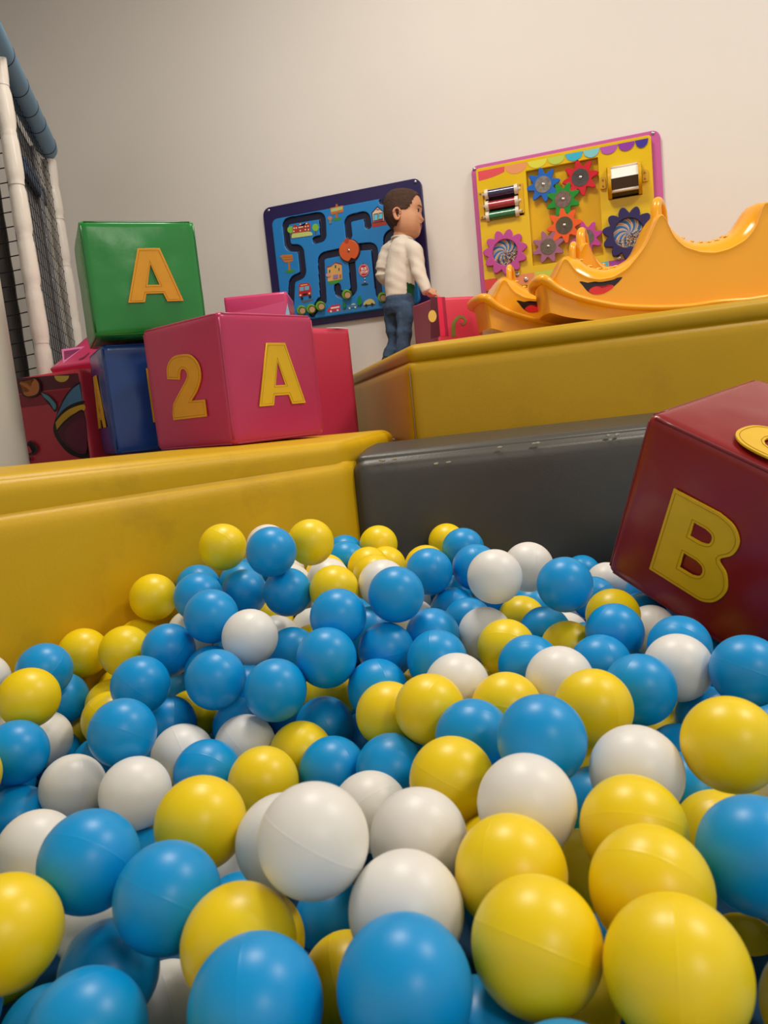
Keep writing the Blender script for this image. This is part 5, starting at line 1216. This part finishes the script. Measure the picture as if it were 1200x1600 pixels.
BALLS_REST='''Y-775,1141,243 Y-86,901,206 Y207,1123,225 B-415,892,110 Y-495,794,139 Y-576,733,154 B-782,816,85 B-803,716,99 W126,765,37 B22,616,151 W-68,604,50 B-128,496,144 W-547,1560,290 Y982,1310,285 B525,1286,285 B827,1552,285 B-446,250,285 B510,1537,285 W-83,281,285 Y413,1848,285 B414,834,285 B1127,-148,285 W670,1092,285 W-511,200,285 W928,2082,285 B819,732,285 B705,659,285 Y349,-9,285 B-538,16,285 Y263,42,285 B896,1411,285 W710,1390,285 B-1018,581,285 Y-222,189,285 W921,914,285 B-1141,-5,285 W888,1167,285 W757,1114,285 B339,1918,285 Y563,959,285 B947,1516,285 Y976,1647,285 B1102,429,285 B-1048,0,285 B-935,563,285 W453,1979,285 B370,1108,285 B1126,1693,285 Y802,-108,285 B1117,2129,285 Y1090,1536,285 B1055,976,285 B915,753,285 Y518,723,285 Y-392,24,285 Y-1090,229,285 B281,1532,285 B993,398,285 W595,1510,285 B436,1641,285 W20,26,285 W378,962,285 B443,1207,285 W-790,-143,285 Y751,321,285 B-994,441,285 Y-122,201,285 Y1048,1356,285 Y-1233,82,285 B468,-97,285 Y538,528,285 B1081,1157,285 Y-262,-33,285 Y813,1311,285 B873,586,285 Y696,919,285 B544,-9,285 B662,353,285 Y657,1983,285 B1000,1732,285 Y839,1996,285 Y360,567,285 W501,1440,285 W849,1709,285 Y744,846,285 W-879,152,285 B388,658,285 Y613,881,285 W540,125,285 B-1354,-117,285 Y706,209,285 B509,1732,285 W1064,643,285 B-199,-93,285 B708,1669,285 B900,-60,285 B1048,2083,285 Y303,233,285 W-361,-139,285 W-1359,-26,285 B333,894,285 W868,1077,285 B329,1628,285 W-789,85,285 B455,96,285 B678,787,285 B1118,722,285 W392,345,285 W223,467,285 B138,-117,285 Y-662,319,285 B1070,1632,285 B-1167,311,285 Y-322,145,285 B1056,525,285 W-944,674,285 B877,323,285 B795,2067,285 B-795,296,285 B678,1179,285 B811,1885,285 W-542,-82,285 W523,313,285 B471,477,285 B-1189,-96,285 Y1050,-48,285 W345,-98,285 B153,-1,285 Y641,9,284 B885,2186,284 Y277,336,284 Y553,621,284 Y-39,-109,284 Y-235,57,284 Y1080,836,284 B-736,181,284 B752,-30,284 B179,321,284 B520,1917,284 B649,1308,284 B994,1194,284 Y960,1896,284 W833,470,284 B775,623,284 B77,252,284 B-717,472,284 Y1048,42,284 Y245,647,284 W30,319,284 B973,-114,284 Y387,1282,284 B-103,-34,284 W915,658,284 B-939,364,284 W-1102,-131,284 Y592,2094,284 Y529,1819,284 Y-1148,396,284 B-1099,487,284 B478,1013,284 B-713,381,284 B1072,1072,284 Y789,80,284 B941,142,284 W-1032,-80,284 B-884,52,284 Y785,1628,284 B752,991,284 Y-467,-121,284 Y843,823,284 Y863,185,284 Y-636,176,284 B438,1770,284 Y630,554,284 B546,1132,284 Y556,-119,284 Y-338,223,284 B-632,-126,284 W549,1609,284 Y1067,188,284 W342,750,284 B1073,2278,284 B-1210,190,284 B505,826,284 B-1049,306,284 B751,1823,284 B976,263,284 B593,208,284 Y-929,235,284 B1144,110,284 B273,-144,284 B235,-40,284 Y797,394,284 Y-678,-16,284 Y-1026,130,284 B139,154,284 B631,705,284 B1122,1987,284 W713,461,284 B315,477,284 Y1092,1785,284 B983,596,284 B933,1993,284 B387,1403,284 B-1011,732,284 W294,121,284 B1042,1956,283 B0,104,283 B995,2217,283 B972,-3,283 B-1125,134,283 Y-819,435,283 W922,468,283 W297,971,283 B762,2148,283 Y-853,-80,283 W806,901,283 B-1220,-7,283 W579,1998,283 B233,555,283 B668,1782,283 Y-626,452,283 Y224,194,283 B646,146,283 Y-1445,-88,283 W556,433,283 B860,1807,283 B428,222,283 W340,1761,283 B946,1107,283 W-579,85,283 B-79,91,283 B416,1546,283 B322,1176,283 B1088,1254,283 B742,1510,283 B1122,303,282 B965,1011,282 Y674,1462,282 B-492,111,282 B898,1304,282 B255,741,282 W194,88,282 B700,2072,282 B777,1224,282 B614,1894,282 W58,173,282 B624,1668,282 B437,13,282 W-415,-55,282 Y250,878,282 B603,1028,282 B479,1357,282 B1147,1416,282 W-723,-87,282 W874,29,281 B581,1212,281 Y-697,97,281 B-34,201,281 B-273,-124,281 Y665,1597,281 Y-942,-119,281 B601,292,281 B977,805,281 B51,-125,281 B839,1000,281 Y1143,1320,281 Y-1290,168,281 B577,1398,281 B778,1432,280 B716,557,280 B388,430,280 W-263,1454,280 Y-833,530,280 Y-767,-1,280 Y1137,546,280 Y-923,-32,279 W-911,482,279 B1129,12,279 B97,55,278 W-173,113,278 B379,70,278 W715,1917,278 B-1343,95,277 Y1133,927,277 B-1273,-135,277 B-124,-118,277 W516,233,277 Y1146,1006,277 B467,561,276 B1022,1847,276 W780,161,276 B169,409,276 Y652,-89,276 B-967,43,276 W458,1123,275 W505,2053,275 Y765,1736,275 B-404,137,275 Y-597,260,275 B999,1435,274 B87,-45,273 B-148,36,273 B1149,1086,273 B594,802,272 W880,1614,272 B376,159,272 W1137,1903,271 B822,262,271 B-1244,278,270 W-193,282,270 B-1065,399,268 W-217,1530,268 B-878,297,267 B368,1481,267 Y986,710,266 B996,883,266 W730,1286,266 B929,1767,265 Y635,439,265 Y1141,2202,264 B1037,333,264 Y708,-146,264 W464,893,263 Y883,-143,263 B-323,1510,262 W440,731,261 Y-552,1483,261 B1046,-142,260 Y-318,39,260 B-825,223,259 B851,1471,259 Y309,1051,258 B1076,1452,258 Y-273,264,258 B89,384,257 W381,1998,257 Y-1050,651,257 B-720,1208,256 Y797,535,256 Y-353,1626,255 B-721,263,254 Y752,2004,254 Y1016,135,253 B-640,1384,253 Y702,94,253 Y324,820,252 Y-994,197,252 Y887,1915,252 B1010,1577,252 B478,645,252 W1142,191,252 B678,1011,251 B-462,1324,250 B638,628,250 Y-342,-57,250 B724,732,250 B936,1242,249 Y377,1689,248 W1054,2165,248 W-466,30,248 B973,2140,248 B584,55,247 B-606,-15,247 Y-189,1433,247 B-1296,16,247 Y495,380,247 Y176,251,246 W1148,2054,246 B900,400,246 B377,271,246 W-55,18,245 B-695,1283,245 B417,1049,245 Y940,61,245 W-458,1596,244 W412,-145,243 B453,311,243 B1146,812,243 Y-237,1639,242 Y-1161,67,242 Y968,526,242 Y821,-25,242 B-1080,67,242 Y851,1228,242 W-1415,-150,241 B-899,619,241 B912,2250,241 B9,-42,241 B1018,1114,241 B855,2099,241 Y317,680,240 W534,1067,240 B-563,-144,240 W854,105,240 B1050,256,239 B1142,1591,239 B592,1774,239 B1145,636,239 B-1040,514,239 Y-648,385,239 W203,-116,239 B184,610,238 B416,1914,238 Y-801,371,237 B825,1124,237 W-857,-147,237 W-881,393,237 B950,326,236 Y-1156,245,236 B-974,799,236 B-1118,-68,235 B643,1404,235 B-1003,350,235 Y1147,2286,235 B987,2045,235 W381,1207,235 Y1116,-83,235 Y620,1134,234 W756,1052,234 B1142,1214,234 B191,901,234 B1142,371,234 B830,667,234 B341,378,234 B830,1395,233 Y232,1761,233 B-951,123,233 B457,1482,232 B905,1687,232 Y508,1186,232 W475,172,232 B116,311,232 W970,202,231 Y-698,-147,231 Y899,852,231 Y935,1843,231 Y-393,276,230 Y-1379,29,230 W545,891,230 Y574,689,230 B306,595,230 W1146,1830,230 B650,2112,230 B863,940,230 W365,508,230 Y1006,2295,229 W748,32,229 Y742,1174,229 B1019,1501,229 Y470,1819,229 Y661,1238,229 B739,391,229 B-783,144,229 W724,267,229 B1141,1499,229 B886,526,229 Y1042,787,228 W1068,910,228 B1107,488,228 W290,-23,228 B894,258,228 Y830,2206,228 Y404,-51,228 B653,1518,227 B1018,458,227 W645,245,227 B1018,1035,227 Y552,1465,227 B-233,118,227 W1078,88,227 B267,1934,226 W-94,146,226 B447,1300,226 B754,921,226 B677,1845,226 B591,1289,226 B242,972,226 B325,1567,226 B-173,-28,226 Y354,1816,226 Y-28,282,225 B824,334,225 Y-1171,-145,225 Y-292,1575,225 B53,1085,225 B608,1591,225 B1069,1704,225 W776,1574,225 B509,964,224 B-1084,167,224 W-1101,562,224 B-1319,-64,224 B-785,-90,224 B599,359,224 Y1037,1290,224 Y176,532,223 B-491,274,223 Y667,1716,223 B1056,699,223 W-979,630,223 B662,506,223 B506,-144,223 B495,60,223 B331,1285,223 W1021,1777,223 B-461,194,222 B-173,170,222 B578,493,222 B-837,28,222 B906,1019,222 B922,1350,222 W1075,590,222 B-1004,-28,222 B-296,190,222 B49,88,222 Y814,1947,222 B245,402,221 B224,134,221 B1107,1366,221 B1045,1904,221 B-1022,-148,221 B-540,146,221 B-1193,138,221 B147,1886,221 B-307,1120,221 B-76,-146,221 Y916,1557,221 W-731,336,221 Y-629,84,220 B439,440,220 B108,192,220 B516,1647,220 W795,1797,220 Y-1100,332,220 W-381,70,220 Y139,98,220 B-486,1522,220 W442,1590,220 Y945,1465,220 Y-711,537,219 B431,1389,219 W758,2095,219 W-210,-141,219 B-949,719,219 B-491,-70,218 B376,915,218 Y-1195,-50,218 Y269,519,218 B584,-58,218 W808,780,218 Y649,926,218 W490,-52,218 W645,759,218 B239,1533,218 B543,1862,218 W-728,54,218 B931,612,217 W593,1946,217 W-5,155,217 B-1208,335,217 B266,1193,217 B-894,195,217 Y-1399,-50,216 B303,1460,216 W-965,283,216 B951,1163,216 Y-714,-40,216 Y452,1731,216 B327,1128,216 W458,2021,216 B295,1667,216 B97,-144,216 B14,436,216 B-662,218,215 Y-864,471,215 B972,-63,215 Y887,1998,215 Y-209,953,215 B1013,1379,215 B730,622,215 Y319,-138,214 W274,285,214 B-133,280,214 B-405,-136,214 Y752,485,214 B607,173,214 B1012,26,214 Y120,1801,214 B680,-34,214 B966,938,214 B-138,703,214 B-209,1139,214 Y242,686,213 W951,758,213 B-165,354,213 W213,21,213 B751,1346,213 W561,2063,213 Y-1106,450,212 Y-560,227,212 W518,1365,212 W900,1100,212 B341,113,212 W532,799,212 B394,596,212 Y513,553,212 B898,-26,212 B838,1648,211 B-260,1290,211 Y-941,441,211 B708,175,211 Y682,1634,211 B723,813,211 B-762,453,211 W590,983,211 Y156,-48,211 Y729,1474,210 W796,216,210 B1107,1140,210 B94,3,210 B-1266,95,210 B626,840,210 B-916,540,210 Y291,895,209 Y993,1668,209 B-560,1558,209 B604,-141,209 B1053,1204,209 W-256,-11,209 B407,1127,208 Y-393,-7,208 B243,1848,208 Y1085,-6,208 Y-920,10,208 B-1239,228,208 Y-619,297,208 B654,45,208 B899,174,207 B901,2173,207 B-197,1579,207 B315,203,207 B-1051,267,207 W-811,572,207 Y573,279,206 Y1132,970,206 Y-93,-63,206 B-209,836,206 B667,320,206 Y798,-100,206 B402,33,206 B-662,463,206 B-360,1326,206 Y-263,336,206 W-537,51,205 B590,574,205 W372,772,205 B-786,278,205 W-915,-101,205 B1086,2011,205 B-295,1683,205 B1127,744,205 W539,1555,204 B994,1969,204 B704,1946,204 Y-209,241,204 Y-404,1176,203 Y-1343,-141,203 Y1067,1624,203 B438,845,203 B185,338,203 W-196,1727,203 Y-901,795,203 Y-41,1138,202 Y-629,-115,202 B840,431,202 B48,1687,202 Y-446,115,202 B668,2017,202 B497,728,201 B329,995,201 Y403,675,201 W26,356,201 B610,1060,201 B131,1116,201 W-175,54,201 B1132,1050,201 B425,977,201 B23,-114,200 B934,-138,200 B346,1937,200 B500,1930,199 Y-381,181,199 B-571,1433,199 Y64,1162,199 B791,1719,199 B-1309,174,199 B-139,997,199 B760,1245,198 Y827,1026,198 B142,439,198 Y879,1796,198 B1118,1287,197 B663,400,197 Y-315,116,197 W-311,-118,197 W213,1679,197 Y423,229,196 W-1024,698,196 W-1084,-3,196 B538,136,196 B1062,2088,196 B-1018,424,196 B822,595,195 B1069,2257,195 B992,845,195 B842,1304,194 Y1134,257,194 B1147,2153,194 Y251,1054,194 B153,1731,194 Y-198,567,193 Y-234,1508,193 B1049,-97,193 Y984,386,193 B387,1502,193 W807,860,192 Y-69,1053,192 Y661,1325,192 Y807,1469,192 W-319,1196,191 W1119,1760,191 Y-1096,-130,191 B1051,180,190 W700,1102,190 B-1164,399,190 B576,1702,190 Y763,1884,190 B-857,116,189 B117,668,189 Y689,-126,189 Y423,110,189 W48,261,189 Y927,462,188 Y-660,1329,188 B-1013,46,188 Y550,422,188 W-712,1160,188 B291,764,188 Y-285,1438,188 Y230,207,187 B859,45,187 Y1144,128,187 B525,636,187 B553,1135,187 W1118,1933,187 Y-859,314,187 B507,230,187 Y-854,-51,186 B-62,216,186 B778,127,186 W368,1634,185 B-705,135,185 W-170,1216,185 W-138,793,185 B437,364,185 B882,707,184 B933,2076,184 Y273,1364,184 Y-440,1465,184 W1061,340,184 B340,1746,184 B722,1768,184 W597,1217,184 B810,2046,184 W-1258,-14,183 W866,1877,183 W1148,432,183 B1073,1833,183 B356,1407,183 Y-331,259,183 B-63,1344,182 Y641,671,182 B-805,1098,182 B511,1261,182 Y1114,852,181 W-613,1199,181 Y-517,1185,180 B941,1747,180 Y474,1087,180 B-269,428,180 B1135,-141,180 Y-1343,100,179 B765,1642,179 B1007,637,179 B-7,1422,179 Y308,49,179 B1075,1425,178 B1106,1552,178 Y-1001,162,178 Y844,1565,178 W720,989,178 W296,449,178 W-375,1619,178 B-825,655,178 Y-453,1354,177 B235,844,177 B-84,1760,177 Y900,1251,176 B891,319,176 B617,1818,176 Y-1163,23,176 Y-576,1115,176 B-568,-42,176 Y344,-63,176 B969,106,175 W231,-65,175 B-93,76,175 B-651,-10,175 B1023,533,175 B987,1234,175 B862,1163,175 Y752,708,175 B-373,1099,175 Y970,1593,175 B-10,56,174 W1141,1663,174 Y-1268,-136,174 Y360,322,174 B1004,2152,174 B-238,1364,174 Y-687,1242,174 W237,587,174 B-811,197,174 B576,22,174 B444,1215,174 B540,1790,174 Y888,789,173 B448,527,173 B442,1869,173 W-437,317,173 Y-90,344,173 B-142,1080,172 W-941,362,172 W-325,16,172 Y375,1055,172 B-1065,611,172 Y706,555,172 B885,1406,172 B755,336,171 B-1096,104,171 B823,503,171 Y122,1659,171 Y526,1022,171 B-169,1407,170 Y745,2177,170 B46,1358,170 W-70,1630,170 W327,1221,170 W999,260,170 Y-766,0,170 B163,265,170 W164,-149,169 W687,1181,169 B-358,1463,169 B972,1081,169 W-605,166,169 B590,1404,168 B782,-4,168 Y-219,754,168 W-558,334,168 B-218,649,168 B-65,1500,168 Y382,1322,168 Y-1142,193,168 Y956,1906,168 W478,906,168 Y-982,518,168 B1145,535,167 B-818,-136,167 W-458,12,167 W-733,212,167 Y494,1435,167 B1069,427,167 W992,2248,167 B-429,1276,166 Y1135,43,166 Y466,1525,166 Y-686,282,166 Y445,1649,166 B-915,637,165 B-744,585,165 Y80,1750,165 Y690,108,165 W540,-101,165 B651,1455,165 W512,333,164 B-12,-23,164 B-534,-150,164 B837,2121,164 B856,-136,164 W-1047,-69,164 Y-613,394,164 W811,1096,164 W434,1965,164 B-391,-74,164 B-157,910,164 Y207,1434,164 B373,409,163 B-1117,277,163 Y331,630,163 Y154,583,163 W-276,975,163 W585,919,163 B1027,948,162 Y-155,1639,162 Y-695,-98,162 W705,899,162 Y-814,410,162 B-703,400,162 B901,1634,161 B338,545,161 W151,152,161 B-25,1226,161 Y189,79,161 W731,1550,161 W277,355,161 B-194,-79,161 B-171,416,161 B79,1859,160 W-647,1064,160 Y220,921,160 B-916,251,160 B378,172,160 Y620,2068,159 B766,1984,159 B261,1594,159 Y-34,401,159 B867,1721,159 B-124,1560,158 W-810,507,158 Y13,492,158 W-972,-136,158 Y1056,1090,158 Y609,105,158 B92,370,158 Y-249,187,158 Y65,153,158 Y1140,2257,157 Y433,-147,157 Y109,-88,157 B-586,1275,157 W1047,1741,157 Y1020,-28,157 W550,1981,157 B-966,805,157 Y-438,237,157 B906,898,156 B-789,75,156 B211,465,156 B804,1389,156 B951,1514,156 B-133,149,156 Y1144,-57,156 Y-510,202,156 Y275,1287,155 W1139,1198,155 B802,948,155 B565,1621,155 B1147,632,155 W-317,368,155 Y-262,1607,155 B1011,1161,155 B479,3,154 B958,21,154 W-268,1057,154 B581,743,154 Y446,616,154 Y1004,731,153 B-1054,366,153 Y-1207,282,153 W412,1794,153 B641,1564,153 B152,1335,153 B710,2099,153 B940,551,153 B-962,-53,153 Y167,1171,153 W-1418,-136,153 Y714,443,153 Y234,1773,152 W1027,1329,152 B-1094,518,152 Y430,783,152 B-938,117,152 W182,1836,152 B-107,1169,152 B-239,64,152 B-1195,-97,152 B646,971,152 Y966,998,151 B319,831,151 W300,1852,151 W-326,1272,151 B196,657,151 Y691,243,151 Y-1326,23,151 B-644,533,151 Y285,1147,151 Y840,164,151 W603,1893,151 B-259,1165,151 B1084,2180,151 Y6,1621,150 W1147,1361,150 B439,-67,150 B266,126,150 B690,1689,149 W1008,2039,149 Y-1365,-75,149 B-377,1379,149 W-129,-18,149 B555,1500,149 B-329,1554,149 B699,1259,149 B1079,1013,148 B1146,2026,148 B963,1402,148 B848,2225,148 B629,453,148 B870,238,148 B545,506,148 W-4,691,147 Y1145,1463,147 Y-62,965,147 B-778,335,147 W740,-73,147 B1143,1848,147 B18,1537,146 Y1048,102,146 Y993,-146,146 W-192,313,146 W-504,107,146 B929,-77,146 W-1210,107,146 Y-97,-127,146 W1035,1507,145 B467,1323,145 Y-43,814,145 W-298,812,145 W766,783,145 B-439,395,145 B-171,1329,145 Y72,66,145 B-607,243,145 W879,1058,145 B144,741,145 B715,1382,145 B-486,903,144 W-916,736,144 Y921,1320,144 B617,-85,144 B818,1807,144 B769,-150,144 W543,839,143 Y1070,780,143 B1074,675,143 B1145,197,143 B679,760,143 Y986,180,142 B328,1487,142 B404,891,142 W1146,363,142 Y606,225,142 Y-26,281,142 B-440,-136,142 B199,1100,142 W800,396,142 B621,318,142 B864,1493,141 B-987,593,141 B816,673,141 B922,398,141 Y342,714,141 W495,2058,141 B-706,63,141 B546,1341,141 W-404,81,140 B-776,-75,140 W333,938,140 B-606,604,140 B505,1713,140 Y527,1864,140'''
# ================================================================== pit balls
RBALL = 0.04
ball_m = {'B': mat('blue_ball_plastic', (0, 150, 218), 0.37, 0.45), 'Y': mat('yellow_ball_plastic', (244, 212, 12), 0.37, 0.5),
          'W': mat('white_ball_plastic', (234, 231, 224), 0.40, 0.5)}
def ball_mesh(name, m, seg=56):
    lat = list(np.linspace(-90, -3, 18))+[-1.2, -0.6, 0.0, 0.6, 1.2]+list(np.linspace(3, 90, 18))
    V = [(0, 0, -RBALL)]; Fc = []; rows = []
    for la in lat[1:-1]:
        r = RBALL*(1+(0.0035 if abs(la) < 0.3 else 0.0018 if abs(la) < 0.7 else 0)); a = math.radians(la); row = []
        for k in range(seg):
            th = 2*math.pi*k/seg; row.append(len(V)); V.append((r*math.cos(a)*math.cos(th), r*math.cos(a)*math.sin(th), r*math.sin(a)))
        rows.append(row)
    V.append((0, 0, RBALL)); top_ = len(V)-1
    for k in range(seg):
        Fc.append((0, rows[0][(k+1) % seg], rows[0][k])); Fc.append((top_, rows[-1][k], rows[-1][(k+1) % seg]))
    for i in range(len(rows)-1):
        for k in range(seg): Fc.append((rows[i][k], rows[i][(k+1) % seg], rows[i+1][(k+1) % seg], rows[i+1][k]))
    me = bpy.data.meshes.new(name); me.from_pydata(V, [], Fc); me.update(); me.materials.append(m)
    me.polygons.foreach_set('use_smooth', [True]*len(me.polygons)); return me
ball_me = {c: ball_mesh('pit_ball_'+c, m) for c, m in ball_m.items()}
CN = {'B': 'blue', 'Y': 'yellow', 'W': 'white'}
def parse(s):
    out = []
    for w in s.split():
        x, y, z = w[1:].split(','); out.append((w[0], int(x)/1000, int(y)/1000, int(z)/1000))
    return out
rb = random.Random(21)
seen_labels = {}
ONES = 'zero one two three four five six seven eight nine ten eleven twelve thirteen fourteen fifteen sixteen seventeen eighteen nineteen'.split()
TENS = 'zero ten twenty thirty forty fifty sixty seventy eighty ninety'.split()
def words(n):
    n = max(0, min(100, n))
    if n == 100: return 'hundred'
    return ONES[n] if n < 20 else TENS[n//10]+('-'+ONES[n % 10] if n % 10 else '')
for c, x, y, z in parse(BALLS_SEEN):
    o = bpy.data.objects.new('pit_ball', ball_me[c]); COL.objects.link(o); o.location = (x, y, z)
    o.rotation_euler = (rb.uniform(0, 6.28), rb.uniform(0, 6.28), rb.uniform(0, 6.28))
    u, v = photo_xy((x, y, z)); d = (np.array((x, y, z))-CAM)@_fw
    s1 = (np.array((x, y))-PC)@np.array([d1[1], -d1[0]]); s2 = (np.array((x, y))-PC)@np.array([d2[1], -d2[0]])
    if s1 < 0.075: where = 'against the yellow pit wall'
    elif s2 < 0.075: where = 'against the grey pit wall'
    elif np.linalg.norm(np.array((x, y, z))-cB) < 0.24: where = 'by the red B cube'
    elif d < 0.5: where = 'in the nearest row'
    else: where = 'in the pit'
    lab = '%s plastic ball %s, %s percent across, %s percent down' % (CN[c], where, words(round(u/12)), words(round(v/16)))
    k = seen_labels.get(lab, 0); seen_labels[lab] = k+1
    if k: lab = lab.replace(CN[c]+' plastic', 'half-buried '+CN[c]+' plastic')
    tag(o, lab, 'ball', 'balls in the pit')
# the balls underneath and beyond the view, too many to count: one object
V0 = []; F0 = []
sg, lt = 16, 9
for i in range(lt+1):
    ph = math.pi*i/lt
    for k in range(sg):
        th = 2*math.pi*k/sg; V0.append((RBALL*math.sin(ph)*math.cos(th), RBALL*math.sin(ph)*math.sin(th), RBALL*math.cos(ph)))
for i in range(lt):
    for k in range(sg): F0.append((i*sg+k, (i+1)*sg+k, (i+1)*sg+(k+1) % sg, i*sg+(k+1) % sg))
V0 = np.array(V0); F0 = np.array(F0); rest = parse(BALLS_REST)
allV = np.concatenate([V0+np.array(r[1:]) for r in rest]); allF = np.concatenate([F0+i*len(V0) for i in range(len(rest))])
me = bpy.data.meshes.new('buried_balls'); me.from_pydata(allV.tolist(), [], allF.tolist()); me.update()
me.validate()
ob = link('buried_balls', me, [ball_m['B'], ball_m['Y'], ball_m['W']], None, True)
mi = np.repeat([{'B': 0, 'Y': 1, 'W': 2}[r[0]] for r in rest], len(F0))
if len(mi) == len(me.polygons): me.polygons.foreach_set('material_index', mi.tolist())
ob['kind'] = 'stuff'; tag(ob, 'blue, yellow and white balls packed below the top layer of the pit', 'balls')
